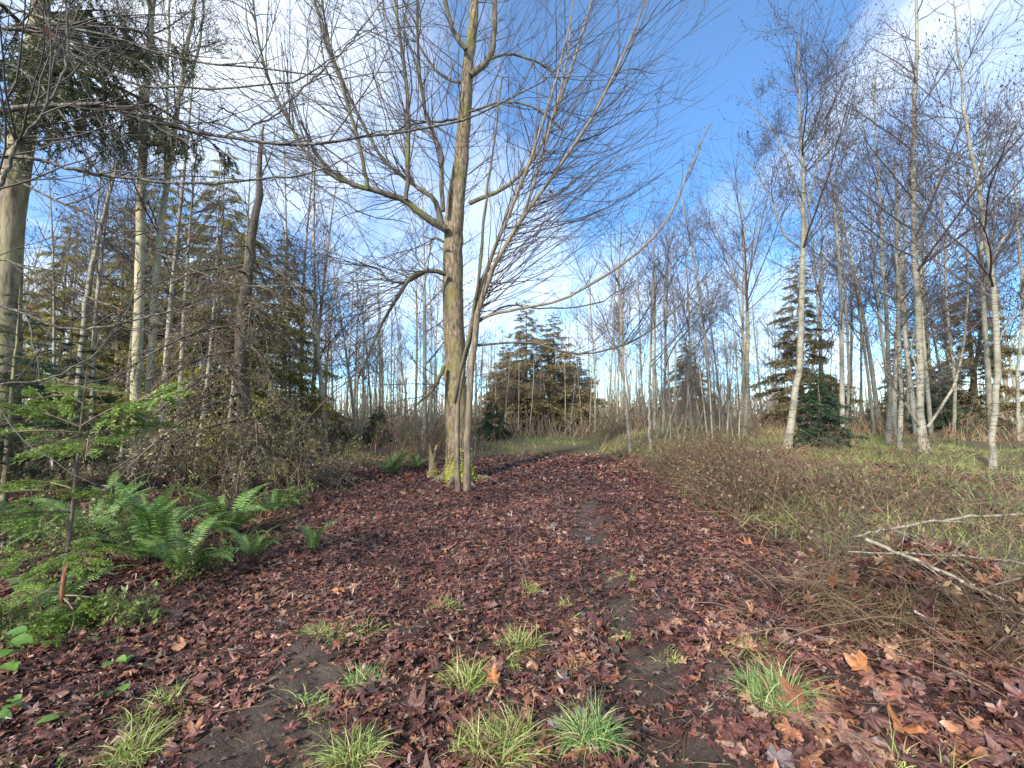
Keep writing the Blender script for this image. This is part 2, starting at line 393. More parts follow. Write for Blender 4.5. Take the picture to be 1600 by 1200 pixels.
def build_ground():
    def axis(lo, hi, n, c, k):
        t = np.linspace(-1, 1, n); s = np.sinh(k * t) / math.sinh(k)
        return np.where(s < 0, c + (c - lo) * s, c + (hi - c) * s)
    X = axis(-260, 260, 300, 0, 7.0); Y = axis(-60, 420, 330, 3.5, 6.6)
    gx, gy = np.meshgrid(X, Y)
    z = height(gx, gy)
    mu = mud_w(gx, gy)
    near = np.exp(-(np.hypot(gx, gy - 3) / 6) ** 2)
    z = z + near * (0.012 * noise2(gx, gy, 11, 10, 11) + 0.007 * noise2(gx, gy, 24, 10, 25)) + near * mu * (0.007 * noise2(gx, gy, 45, 12, 2) + 0.005 * noise2(gx, gy, 80, 12, 15))
    V = np.stack([gx, gy, z], -1).reshape(-1, 3)
    nx, ny = len(X), len(Y)
    i, j = np.meshgrid(np.arange(nx - 1), np.arange(ny - 1)); b = (j * nx + i).ravel()
    F = np.stack([b, b + 1, b + nx + 1, b + nx], -1)
    g = Geo(); g.add(V, F)
    m, nt, bs = newmat('forest_floor')
    at_ = N_(nt, 'ShaderNodeAttribute', attribute_name='cover'); sp = N_(nt, 'ShaderNodeSeparateColor')
    nt.links.new(at_.outputs['Color'], sp.inputs[0])
    n1 = noise(nt, 6, 8); n2 = noise(nt, 38, 6); n3 = noise(nt, 0.6, 5)
    duff = ramp(nt, [(0.3, (0.025, 0.014, 0.010)), (0.5, (0.06, 0.028, 0.02)), (0.7, (0.11, 0.05, 0.035))]); nt.links.new(n2.outputs['Fac'], duff.inputs[0])
    soil = ramp(nt, [(0.3, (0.045, 0.03, 0.02)), (0.5, (0.105, 0.073, 0.05)), (0.7, (0.18, 0.13, 0.09))]); nt.links.new(n1.outputs['Fac'], soil.inputs[0])
    turf = ramp(nt, [(0.3, (0.06, 0.045, 0.02)), (0.5, (0.11, 0.11, 0.035)), (0.7, (0.17, 0.16, 0.06))]); nt.links.new(n2.outputs['Fac'], turf.inputs[0])
    turf2 = mixc(nt, n3.outputs['Fac'], turf.outputs[0], (0.13, 0.085, 0.04))
    c = mixc(nt, sp.outputs['Blue'], duff.outputs[0], turf2)
    c = mixc(nt, sp.outputs['Green'], c, soil.outputs[0])
    nt.links.new(c, bs.inputs['Base Color'])
    rr = N_(nt, 'ShaderNodeMapRange'); rr.inputs['To Min'].default_value = 0.85; rr.inputs['To Max'].default_value = 0.5
    nt.links.new(sp.outputs['Green'], rr.inputs[0]); nt.links.new(rr.outputs[0], bs.inputs['Roughness'])
    nb = noise(nt, 14, 10, rough=0.72); bump(nt, bs, nb.outputs['Fac'], 1.0, 0.09)
    me = g.mesh('ground', m)
    ca = me.color_attributes.new('cover', 'FLOAT_COLOR', 'POINT')
    C = np.stack([litter_w(gx, gy), mu, grass_w(gx, gy), np.ones_like(gx)], -1).astype(np.float32)
    ca.data.foreach_set('color', C.ravel())
    o = link('ground', me); o['kind'] = 'structure'
    tag(o, 'damp brown forest floor of the clearing and its grassy banks', 'ground', kind='structure')
    return o
ground = build_ground()

# puddle in the wheel rut: a thin sheet of brown water
def puddle(px, py, rx, ry, label):
    c = gp(px, py); g = Geo(); n = 40
    a = np.linspace(0, 2 * math.pi, n, endpoint=False)
    r = 1 + 0.22 * np.sin(2 * a + 1) + 0.14 * np.sin(3 * a + 2) + 0.08 * np.sin(7 * a)
    x = c[0] + rx * r * np.cos(a) - 0.25 * ry * r * np.sin(a) * -0.3; y = c[1] + ry * r * np.sin(a)
    zc = float(np.quantile(height(x, y), 0.35)) + 0.012
    g.add(np.vstack([[c[0], c[1], zc], np.stack([x, y, np.full(n, zc)], -1)]), [[0, 1 + k, 1 + (k + 1) % n] for k in range(n)])
    m, nt, b = newmat('puddle_water'); b.inputs['Base Color'].default_value = (0.10, 0.075, 0.055, 1); b.inputs['Roughness'].default_value = 0.12
    nn = noise(nt, 25, 4); bump(nt, b, nn.outputs['Fac'], 0.12, 0.01)
    o = link('puddle', g.mesh('puddle', m)); tag(o, label, 'puddle', kind='structure')
puddle(952, 1017, 0.055, 0.14, 'small brown puddle in the wheel rut in the foreground')
puddle(918, 842, 0.035, 0.12, 'narrow pale puddle farther up the wheel rut')

# ------------------------------------------------------------------ maple leaves
def leaf_outline(detail):
    if detail < 0: return np.array([(0.0, -0.15), (0.75, 0.15), (0.2, 0.45), (0.0, 1.0), (-0.6, 0.6), (-0.7, -0.05)])
    lobes = [(-118, 0.62), (-58, 0.92), (0, 1.0), (58, 0.92), (118, 0.62)]
    sin_r = [0.40, 0.36, 0.36, 0.40]
    pts = [(0.0, -0.10)]
    def pol(a, r): a = math.radians(90 - a); return (r * math.cos(a), r * math.sin(a))
    for k, (a, r) in enumerate(lobes):
        if detail == 2: pts.append(pol(a - 19, r * 0.66)); pts.append(pol(a - 9, r * 0.80))
        elif detail == 1: pts.append(pol(a - 15, r * 0.68))
        pts.append(pol(a, r))
        if detail == 2: pts.append(pol(a + 9, r * 0.80)); pts.append(pol(a + 19, r * 0.66))
        elif detail == 1: pts.append(pol(a + 15, r * 0.68))
        if k < 4: pts.append(pol(a + 30, sin_r[k]))
    return np.array(pts)

def leaves(rng, pos, size, detail, tilt=0.45, curl=1.6, ragged=0.14):
    """pos (N,3), size (N,): returns verts (N,V,3) and tris of one leaf"""
    o = leaf_outline(detail); V = len(o) + 1
    base = np.vstack([[0, 0.12], o]); n = len(o)
    tri = np.array([[0, 1 + k, 1 + (k + 1) % n] for k in range(n)])
    N = len(pos)
    p = np.repeat(base[None], N, 0) * (1 + rng.normal(0, ragged, (N, V, 2)))
    p[..., 0] *= rng.uniform(0.45, 1.1, N)[:, None]
    # roll about a random axis
    a = rng.uniform(0, math.pi, N); k = rng.normal(0, curl, N); k = np.where(np.abs(k) < 0.15, 0.15, k)
    ca, sa = np.cos(a)[:, None], np.sin(a)[:, None]
    u = p[..., 0] * ca + p[..., 1] * sa; w = -p[..., 0] * sa + p[..., 1] * ca
    kk = k[:, None]
    w2 = np.sin(kk * w) / kk; z = (1 - np.cos(kk * w)) / kk
    x = u * ca - w2 * sa; y = u * sa + w2 * ca
    rad = np.linalg.norm(base, axis=1)[None]
    z = z + rng.normal(0, 0.06, (N, V)) * rad * 1.6 + rng.normal(0, 0.18, N)[:, None] * rad ** 2
    q = np.stack([x, y, z], -1) * np.asarray(size)[:, None, None]
    # tilt then yaw
    t1 = rng.normal(0, tilt, N); t2 = rng.normal(0, tilt, N); yw = rng.uniform(0, 2 * math.pi, N)
    c, s_ = np.cos(t1)[:, None], np.sin(t1)[:, None]
    q = np.stack([q[..., 0], q[..., 1] * c - q[..., 2] * s_, q[..., 1] * s_ + q[..., 2] * c], -1)
    c, s_ = np.cos(t2)[:, None], np.sin(t2)[:, None]
    q = np.stack([q[..., 0] * c + q[..., 2] * s_, q[..., 1], -q[..., 0] * s_ + q[..., 2] * c], -1)
    c, s_ = np.cos(yw)[:, None], np.sin(yw)[:, None]
    q = np.stack([q[..., 0] * c - q[..., 1] * s_, q[..., 0] * s_ + q[..., 1] * c, q[..., 2]], -1)
    if pos is not None:
        low = q[..., 2].min(1)
        q = q + np.asarray(pos)[:, None, :]
        q[..., 2] -= (low * 0.55)[:, None]
    return q, tri

def add_leaves(g, q, tri, mat=0):
    N, V, _ = q.shape
    F = (np.arange(N)[:, None, None] * V + tri[None]).reshape(-1, 3)
    g.add(q.reshape(-1, 3), F, mat)

def nice_leaf(rng, mat, name='maple_leaf', stalk=True):
    """one maple leaf of unit size with several rings, smoothly curled, with vein lines"""
    o = leaf_outline(2); n = len(o); base = np.array([0, 0.05]); rings = (0.28, 0.55, 0.78, 1.0)
    o = o * (1 + rng.normal(0, 0.06, o.shape)); xy = [base[None]]; rad = [np.zeros(1)]
    for r in rings: xy.append(base + (o - base) * r); rad.append(np.full(n, r))
    xy = np.concatenate(xy); rad = np.concatenate(rad); ang = np.arctan2(xy[:, 0], xy[:, 1])
    k = rng.uniform(0.5, 1.7) * rng.choice([-1, 1]); a = rng.uniform(0, math.pi); ca, sa = math.cos(a), math.sin(a)
    u = xy[:, 0] * ca + xy[:, 1] * sa; w = -xy[:, 0] * sa + xy[:, 1] * ca
    X = u * ca - np.sin(k * w) / k * sa; Y = u * sa + np.sin(k * w) / k * ca; Z = (1 - np.cos(k * w)) / k
    ph = rng.uniform(0, 6.28, 3); am = rng.uniform(0.05, 0.22)
    Z = Z + am * rad ** 2 * np.sin(2 * ang + ph[0]) + 0.10 * rad ** 3 * np.sin(5 * ang + ph[1]) + 0.035 * rad * np.sin(9 * ang + ph[2])
    lob = np.radians([-118, -58, 0, 58, 118]); near = np.min(np.abs(ang[:, None] - lob[None]), 1); vein = np.clip(1 - near / 0.12, 0, 1); vein[0] = 1
    Z = Z - 0.03 * vein * (1 - rad) + 0.02 * rng.normal(0, 1, len(Z)) * rad
    V = np.stack([X, Y, Z - Z.min() * 0.7], -1); g = Geo(); F4 = []; F3 = [[0, 1 + j, 1 + (j + 1) % n] for j in range(n)]
    for q in range(3):
        for j in range(n): F4.append([1 + q * n + j, 1 + (q + 1) * n + j, 1 + (q + 1) * n + (j + 1) % n, 1 + q * n + (j + 1) % n])
    g.add(V, F3); g.f.append((np.array(F4), 0)); nv = len(V)
    if stalk: g.tubes(np.array([[0, 0.05, V[0, 2]], [0.03, -0.35, V[0, 2] + 0.06], [0.12, -0.8, V[0, 2]]]), np.array([0.020, 0.015, 0.011]), 4)
    me = g.mesh(name, mat, True); at_ = me.attributes.new('vein', 'FLOAT', 'POINT'); vals = np.zeros(len(me.vertices), np.float32); vals[:nv] = vein; at_.data.foreach_set('value', vals)
    return me

def build_litter():
    rng = np.random.default_rng(21)
    g = Geo()
    # sampled over the whole floor, thinned by cover
    def scatter(n, x0, x1, y0, y1, wf):
        x = rng.uniform(x0, x1, n); y = rng.uniform(y0, y1, n)
        keep = (rng.uniform(0, 1, n) < wf(x, y)) & (np.abs(x) < 1.22 * y + 0.9)
        return x[keep], y[keep]
    def wf(x, y):
        L = litter_w(x, y); m = mud_w(x, y)
        w = L * (1 - 0.86 * sm(0.2, 0.8, m)) 
        right = sm(3.0, 4.2, x) * (0.20 + 0.22 * noise2(x, y, 0.8, 8, 13)) * (1 - sm(9, 16, y)) * (1 - 0.5 * sm(5, 8, x))
        left = (1 - sm(-5.0, -3.6, x)) * 0.55 * (1 - sm(9, 14, y))
        return np.clip(w + right * (1 - L) + left * (1 - L), 0, 1)
    def bigger(x, y): return 1 + 0.25 * sm(0.7, 2.0, x) * (1 - sm(3.6, 5.0, y))
    x, y = scatter(24000, -5.2, 5.2, 1.15, 3.6, wf)
    nearpos = np.stack([x, y, height(x, y) + rng.uniform(0.0, 0.018, len(x))], -1)
    size = rng.lognormal(math.log(0.041), 0.36, len(x))
    # the largest-looking ones near the camera become single leaves
    score = size / nearpos[:, 1] * (np.abs(x) < 1.08 * y) * (y > 1.75)
    prob = (np.abs(x) < 1.08 * y) * (y > 1.8) * (y < 3.5) * (1 + 2.5 * sm(0.6, 1.8, x)) / y ** 1.5 * np.clip(wf(x, y), .05, 1)
    single = rng.choice(len(x), 300, replace=False, p=prob / prob.sum())
    rest = np.setdiff1d(np.arange(len(x)), single)
    nz = nearpos[rest][:, 1] < 2.3
    for sel, det in ((rest[nz], 2), (rest[~nz], 1)):
        q, tri = leaves(rng, nearpos[sel], size[sel], det, tilt=0.19, curl=1.3); add_leaves(g, q, tri)
    def layer(n, x0, x1, y0, y1, s0, sd, det, tilt, curl):
        x, y = scatter(n, x0, x1, y0, y1, wf); pos = np.stack([x, y, height(x, y) + rng.uniform(0.0, 0.022, len(x))], -1)
        q, tri = leaves(rng, pos, rng.lognormal(math.log(s0), sd, len(x)) * bigger(x, y), det, tilt=tilt, curl=curl); add_leaves(g, q, tri)
    layer(47000, -8, 7, 3.6, 7.0, 0.040, 0.40, 0, 0.20, 1.4)
    layer(44000, -10, 9, 7.0, 11.0, 0.046, 0.36, 0, 0.24, 1.3)
    layer(40000, -10, 11, 11.0, 17.5, 0.056, 0.3, -1, 0.34, 1.4)
    o = link('leaf_litter', g.mesh('leaf_litter', M['litter'], smooth=False))
    tag(o, 'carpet of wet maroon and brown fallen maple leaves covering the clearing', 'leaf litter', kind='stuff')
    vari = []
    for k in range(16): vari.append(nice_leaf(rng, M['litter_leaf']))
    for n, i in enumerate(single):
        p = nearpos[i]; s = rng.uniform(0.05, 0.088) * (1 + 0.3 * sm(0.6, 1.8, p[0]))
        mw = Matrix.Translation((p[0], p[1], p[2] + 0.012)) @ Euler((rng.normal(0, .2), rng.normal(0, .2), rng.uniform(0, 6.28))).to_matrix().to_4x4() @ Matrix.Scale(float(s), 4)
        link('leaf', vari[n % 16], o, mw)
    return vari
LEAF_VARI = build_litter()

# ------------------------------------------------------------------ trees: shared builders
STUFF = ('twigs', 'crown', 'moss', 'branch', 'limbs', 'leaves')
def part(name, g, mats, root, smooth=True, under=None):
    """link geometry given in world coordinates as a part of the thing 'root'"""
    if g.n == 0: return None
    b = np.array(root.location)
    g.v = [v - b for v in g.v]
    o = link(name, g.mesh(name, mats, smooth), under or root)
    if name in STUFF: o['kind'] = 'stuff'
    return o

def px_line(pts, d, n, d2=None, jit=0.0, rng=None):
    ds = np.linspace(d, d if d2 is None else d2, len(pts))
    P = np.array([at(p[0], p[1], p[2] if len(p) > 2 else dd) for p, dd in zip(pts, ds)])
    P = resample(P, n)
    if jit: P[1:-1] += (rng or RNG).normal(0, jit, (n - 2, 3))
    return P

def px_rad(w, d, n):
    return lerp_list(np.array(w, float) * 0.5 * d / FPX, n)

def octa(g, pos, size, stretch=1.7, mat=0):
    N = len(pos)
    b = np.array([[1, 0, 0], [-0.5, 0.87, 0], [-0.5, -0.87, 0], [0, 0, stretch], [0, 0, -stretch]], float)
    V = pos[:, None, :] + b[None] * np.asarray(size)[:, None, None]
    f = np.array([[0, 1, 3], [1, 2, 3], [2, 0, 3], [1, 0, 4], [2, 1, 4], [0, 2, 4]])
    g.add(V.reshape(-1, 3), (np.arange(N)[:, None, None] * 5 + f[None]).reshape(-1, 3), mat)

def alder_crown(rng, P, R, nlimb, l0, l1, t0, nsec, nter, twig_r, cat, cat_s=0.013, limb_ang=0.86, up=0.045):
    """ascending limbs, side branches, twigs with catkins; returns limb polylines and crown Geo"""
    S, D, r, t, _ = spawn(rng, P, R, nlimb, t0, 0.99, limb_ang, 0.16)
    D[:, 2] = np.abs(D[:, 2]) + 0.10
    L = rng.uniform(l0, l1, nlimb) * (1.2 - 0.72 * (t - t0) / (1 - t0))
    LP = grow(rng, S, D, L, 9, 0.07, up)
    lr = np.minimum(r * 0.5, 0.0065 * L + twig_r); LR = taper(lr, 9, 0.2)
    g = Geo()
    S2, D2, r2, t2, pl = spawn(rng, LP, LR, nsec, 0.12, 0.97, 0.70, 0.2)
    P2 = grow(rng, S2, D2, rng.uniform(0.30, 0.62, nsec) * pl * (1.15 - 0.5 * t2), 6, 0.10, 0.05); R2 = taper(np.minimum(r2 * 0.7, twig_r * 1.5), 6, 0.45)
    g.tubes(P2, R2, 3, 0)
    if nter:
        S3, D3, r3, _, pl = spawn(rng, P2, R2, nter, 0.12, 1.0, 0.72, 0.25)
        P3 = grow(rng, S3, D3, rng.uniform(0.3, 0.75, nter) * pl + 0.08, 4, 0.13, 0.03); R3 = taper(np.full(nter, twig_r * 0.75), 4, 0.55)
        g.tubes(P3, R3, 3, 0)
        n4 = nter; S4, D4, r4, _, pl = spawn(rng, P3, R3, n4, 0.2, 1.0, 0.8, 0.25)
        P4 = grow(rng, S4, D4, rng.uniform(0.3, 0.6, n4) * pl + 0.04, 3, 0.15, 0.0); g.tubes(P4, taper(np.full(n4, twig_r * 0.6), 3, 0.6), 3, 0)
        if cat:
            idx = rng.integers(0, n4, cat); kk = rng.integers(1, 3, cat)
            octa(g, P4[idx, kk] + rng.normal(0, 0.012, (cat, 3)) - np.array([0, 0, 0.02]), rng.uniform(0.6, 1.25, cat) * cat_s, 1.9, 1)
    return LP, LR, g

def near_alder(pts, w, label, d=None, nlimb=18, nsec=190, nter=1000, cat=1100, l=(1.2, 3.2), t0=0.35, name='alder_tree', group='alders along the right bank', bark='alder_bark', extra=(), seed=0, twig_r=0.0055, sides=12, split=True, cat_s=0.013, wk=0.55):
    rng = np.random.default_rng(100 + seed)
    if d is None: d = gp(*pts[0])[1]
    P = px_line(pts, d, 26, jit=0.012, rng=rng); R = px_rad(w, d, 26) * wk
    z0 = float(height(P[0][0], P[0][1]))
    P[0][2] = z0 - 0.06
    R[0] *= 1.25; R[1] *= 1.06
    root = empty(name, (P[0][0], P[0][1], z0), label, 'tree', group)
    g = Geo(); g.tubes(P, R, sides, 0, 0.02); part('trunk', g, M[bark], root)
    for epts, ew in extra:
        ep = px_line(epts, d, 14, d + rng.normal(0, 0.4), 0.012, rng); g = Geo(); er = px_rad(ew, d, 14) * wk; g.tubes(ep, er, 8, 0, 0.02)
        lo = part('limb', g, M[bark], root)
        P_, R_ = ep[None], er[None]
        LP, LR, cg = alder_crown(rng, P_, R_, 6, l[0] * 0.6, l[1] * 0.5, 0.3, 40, 220, twig_r, 240, cat_s)
        gg = Geo(); gg.tubes(LP, LR, 4, 0); part('branch', gg, M['alder_twig'], root, under=lo)
        part('twigs', cg, [M['alder_twig'], M['catkin']], root, under=lo)
    LP, LR, cg = alder_crown(rng, P[None], R[None], nlimb, l[0] * 1.2, l[1] * 1.35, t0, int(nsec * .8), int(nter * .68), twig_r, int(cat * .8), cat_s)
    if split:
        for i in range(nlimb):
            g = Geo(); g.tubes(LP[i], LR[i], 5, 0); part('limb', g, M['alder_twig'], root)
    else:
        g = Geo(); g.tubes(LP, LR, 4, 0); part('limbs', g, M['alder_twig'], root)
    part('crown', cg, [M['alder_twig'], M['catkin']], root)
    return root

# ------------------------------------------------------------------ the mossy maple beside the trail
def build_maple():
    rng = np.random.default_rng(7)
    base = gp(716, 750); d = base[1]; k = 1.0
    root = empty('maple_tree', base, 'tall multi-stemmed bare maple with moss at its foot beside the trail', 'tree')
    T = [(717, 756), (715, 700), (713, 620), (711, 540), (708, 450), (708, 380), (712, 320), (721, 250), (726, 180), (731, 110), (738, 50), (744, -40), (742, -180), (748, -300)]
    W = [60, 48, 46, 45, 43, 42, 40, 32, 29, 25, 21, 17, 10, 4]
    P = px_line(T, d, 60, d + 0.3, 0.012, rng); R = px_rad(W, d, 60) * 0.74; P[0][2] = base[2] - 0.12
    R[:5] *= np.array([1.35, 1.2, 1.1, 1.05, 1.0])
    g = Geo(); g.tubes(P, R, 20, 0, 0.035); tr = part('trunk', g, M['maple_bark'], root)
    # moss cushions round the foot
    mg = Geo(); n = 2600; a = rng.uniform(0, 6.28, n); h = np.abs(rng.normal(0, 0.20, n)) * (1.2 + 0.8 * np.sin(a + 2.4)); rr = np.interp(h, [0, 0.12, 0.4, 1.2], [0.50, 0.41, 0.345, 0.32])
    mp = np.stack([base[0] + rr * np.cos(a), base[1] + rr * np.sin(a), base[2] + h], -1)
    mp = mp[(np.sin(a * 3 + 0.6) + rng.normal(0, .4, n) > -0.2) & (h < 0.8)]
    octa(mg, mp, rng.uniform(0.016, 0.042, len(mp)), 0.7)
    for k in range(7):
        ra = k * 0.9 + rng.normal(0, .15); L = rng.uniform(.5, .9); q = np.array([[.22, .30], [.36, .10], [.36 + L * .4, .02], [.36 + L, -.10]])
        rp = np.stack([base[0] + q[:, 0] * math.cos(ra), base[1] + q[:, 0] * math.sin(ra), base[2] + q[:, 1]], -1); rg = Geo(); rg.tubes(resample(rp, 10), lerp_list([.12, .10, .06, .03], 10), 8, 0, .05); part('root', rg, M['maple_bark'], root, under=tr)
    part('moss', mg, M['moss'], root, under=tr)
    limbs = []
    def limb(pts, w, dd=0.0, dd2=None, bark='limb_bark', n=18, name='limb', sides=8, lump=0.03, d0=d):
        dd2 = dd if dd2 is None else dd2
        p = px_line(pts, d0 + dd, n, d0 + dd2, 0.010, rng); r = px_rad(w, d0, n) * 0.8
        g = Geo(); g.tubes(p, r, sides, 0, lump); part(name, g, M[bark], root)
        limbs.append((p, r)); return p, r
    A = []
    A.append(limb([(697, 358), (665, 340), (630, 312), (590, 300), (545, 285), (500, 250), (470, 190)], [17, 15, 13, 11, 9, 7, 4], -0.2, -1.2))
    A.append(limb([(634, 312), (637, 270), (637, 200), (634, 120), (622, 40), (615, -60)], [8, 9, 8, 7, 6, 4], -0.6, -1.0))
    A.append(limb([(575, 296), (562, 230), (540, 150), (515, 70), (500, -30)], [8, 7, 6, 5, 3], -0.8, -1.6))
    A.append(limb([(690, 350), (678, 312), (655, 295), (635, 280), (600, 250), (560, 180), (520, 90), (490, 0)], [12, 10, 9, 8, 7, 6, 5, 4], 0.1, 0.9))
    A.append(limb([(692, 330), (690, 280), (688, 235), (668, 190), (655, 110), (652, 0), (655, -80)], [9, 9, 8, 7, 6, 5, 4], -0.3, -0.6))
    A.append(limb([(545, 286), (520, 275), (480, 240), (440, 170), (410, 90), (395, 0)], [6, 6, 5, 5, 4, 3], -1.0, -1.8))
    B = []
    B.append(limb([(697, 428), (672, 424), (645, 432), (622, 462), (592, 515), (560, 592)], [10, 9, 8, 7, 5, 3], -0.3, -1.4))
    B.append(limb([(664, 425), (640, 438), (612, 440), (590, 420), (560, 415)], [6, 5, 4, 4, 2], -0.4, -0.9))
    B.append(limb([(694, 572), (686, 590), (675, 610), (652, 632)], [8, 8, 7, 4], -0.3, -0.6))
    B.append(limb([(693, 378), (676, 372), (672, 390), (676, 400)], [5, 5, 4, 3], -0.4, -0.5))
    C = []
    C.append(limb([(733, 318), (790, 292), (835, 245), (862, 190), (895, 100), (925, 0), (935, -60)], [9, 8, 7, 6, 5, 4, 3], 0.0, 0.6, bark='stem_bark'))
    C.append(limb([(735, 118), (765, 90), (772, 40), (774, -40), (780, -140)], [14, 13, 12, 10, 6], 0.1, 0.3))
    C.append(limb([(760, 95), (800, 85), (845, 100), (880, 130)], [5, 5, 4, 3], 0.1, 0.8))
    C.append(limb([(728, 78), (705, 40), (692, -30), (690, -120)], [10, 10, 9, 6], -0.1, -0.4))
    C.append(limb([(722, 130), (690, 118), (660, 80), (630, 20)], [6, 6, 5, 4], 0.2, 1.0))
    C.append(limb([(718, 185), (690, 190), (640, 195), (600, 215)], [5, 5, 4, 3], 0.2, 1.0))
    C.append(limb([(732, 175), (790, 160), (840, 170), (880, 205)], [5, 4, 4, 3], 0.0, -0.8))
    # front stems from the same root
    sb = gp(722, 768); sdp = sb[1]
    Ssub = []
    Ssub.append(limb([(716, 768), (713, 690), (717, 610), (734, 525), (748, 460), (768, 400), (798, 330), (828, 250), (862, 150), (890, 40)], [13, 11, 10, 10, 9, 8, 7, 6, 5, 3], 0, -0.2, bark='stem_bark', n=26, name='stem', d0=sdp))
    Ssub.append(limb([(730, 770), (730, 690), (734, 610), (742, 525), (752, 470), (785, 390), (845, 300), (915, 200), (968, 100), (1015, -10)], [16, 13, 13, 12, 11, 8, 7, 6, 4, 3], -0.05, -0.5, bark='stem_bark', n=26, name='stem', d0=sdp))
    Ssub.append(limb([(709, 630), (722, 570), (738, 500), (752, 400), (758, 320), (770, 240), (785, 120)], [5, 6, 6, 6, 5, 4, 3], -0.1, -0.3, n=20, name='stem', d0=sdp))
    Ssub.append(limb([(748, 480), (770, 420), (820, 330), (850, 230), (880, 120), (895, 0)], [8, 7, 6, 5, 4, 3], 0.0, 0.9, bark='stem_bark', n=18, name='stem', d0=sdp))
    Ssub.append(limb([(747, 500), (800, 484), (870, 470), (955, 425), (1035, 355), (1085, 250), (1112, 190)], [6, 6, 5, 5, 4, 3, 2], -0.1, -1.4, bark='stem_bark', n=20, name='limb', d0=sdp))
    Ssub.append(limb([(743, 540), (820, 536), (900, 552), (985, 535), (1060, 480), (1110, 420)], [5, 4, 4, 4, 3, 2], -0.1, 0.6, n=18, name='limb', d0=sdp))
    Ssub.append(limb([(746, 505), (790, 478), (850, 482), (930, 475), (990, 440)], [4, 4, 3, 3, 2], 0.1, 0.9, n=16, name='limb', d0=sdp))
    # long whip shoots
    g = Geo()
    def shoots(src, M_, t0, t1, ang, l0, l1, up, bias=(0, 0, 0), r0=0.012, wig=0.05, K=10, mat=0, sub=3):
        P = np.array([resample(p, 14) for p, r in src]); R = np.array([np.interp(np.linspace(0, 1, 14), np.linspace(0, 1, len(r)), r) for p, r in src])
        S, D, r, t, _ = spawn(rng, P, R, M_, t0, t1, ang, 0.25)
        D = nrm(D + np.array(bias)); L = rng.uniform(l0, l1, M_)
        Q = grow(rng, S, D, L, K, wig, up); QR = taper(np.minimum(r * 0.75, r0 * rng.uniform(0.6, 1.3, M_)), K, 0.3)
        g.tubes(Q, QR, 4, mat)
        n2 = int(M_ * sub * .8)
        S2, D2, r2, _, pl = spawn(rng, Q, QR, n2, 0.2, 0.95, 0.55, 0.18)
        Q2 = grow(rng, S2, D2, rng.uniform(0.12, 0.38, n2) * pl, 5, 0.08, up * 0.6); g.tubes(Q2, taper(np.minimum(r2 * 0.75, 0.006), 5, 0.5), 3, mat)
        n3 = int(n2 * 1.6)
        S3, D3, r3, _, pl = spawn(rng, Q2, taper(np.full(n2, 0.006), 5, 0.5), n3, 0.2, 0.97, 0.6, 0.2)
        Q3 = grow(rng, S3, D3, rng.uniform(0.15, 0.4, n3) * pl, 3, 0.08, up * 0.4); g.tubes(Q3, taper(np.full(n3, 0.0045), 3, 0.6), 3, mat)
    shoots(A, 110, 0.15, 0.95, 0.8, 1.4, 4.0, 0.08, (-0.2, 0, 0.5), r0=0.015, wig=0.10)
    shoots(A, 190, 0.2, 1.0, 0.9, 1.0, 3.6, 0.035, (-0.7, -0.1, 0.0), r0=0.011, wig=0.11)
    shoots(B, 80, 0.15, 1.0, 0.8, 0.9, 3.2, 0.012, (-0.6, -0.1, -0.05), r0=0.010, wig=0.09)
    shoots(C, 120, 0.1, 1.0, 0.9, 0.8, 2.6, 0.03, (0, 0, 0.2), r0=0.012, wig=0.1)
    S3_ = [Ssub[0], Ssub[1], Ssub[3]]
    shoots(S3_, 75, 0.36, 0.95, 0.55, 2.0, 4.8, 0.055, (0.5, 0, 0.0), r0=0.012, wig=0.10)
    shoots(S3_, 80, 0.34, 0.80, 0.75, 1.6, 4.4, 0.07, (1.2, -0.1, -0.35), r0=0.011, wig=0.10)
    shoots(S3_, 40, 0.45, 0.95, 0.9, 1.2, 3.0, 0.05, (-0.3, -0.1, 0.1), r0=0.010, wig=0.07)
    shoots(Ssub[4:7], 22, 0.35, 1.0, 0.5, 0.6, 1.6, 0.09, (0.2, 0, 0.2), r0=0.008)
    shoots([(P[8:34], R[8:34])], 40, 0.0, 1.0, 1.1, 0.8, 2.6, 0.03, (0, -0.2, 0.1), r0=0.010, wig=0.08)
    shoots([(P[26:54], R[26:54])], 60, 0.0, 1.0, 1.1, 1.2, 3.4, 0.04, (0, 0, 0.2), r0=0.013, wig=0.09)
    part('twigs', g, M['whip'], root)
    # dead leaves still hanging
    for (px, py, dd) in ((806, 478, sdp - .2), (845, 312, d), (862, 305, d), (470, 462, d - 1), (598, 430, d - .6), (812, 498, sdp)):
        gg = Geo(); p = at(px, py, dd)
        q, tri = leaves(rng, p[None], np.array([0.13]), 2, 1.0, 2.2); add_leaves(gg, q, tri); part('dead_leaf', gg, M['dead_leaf'], root, False)
build_maple()

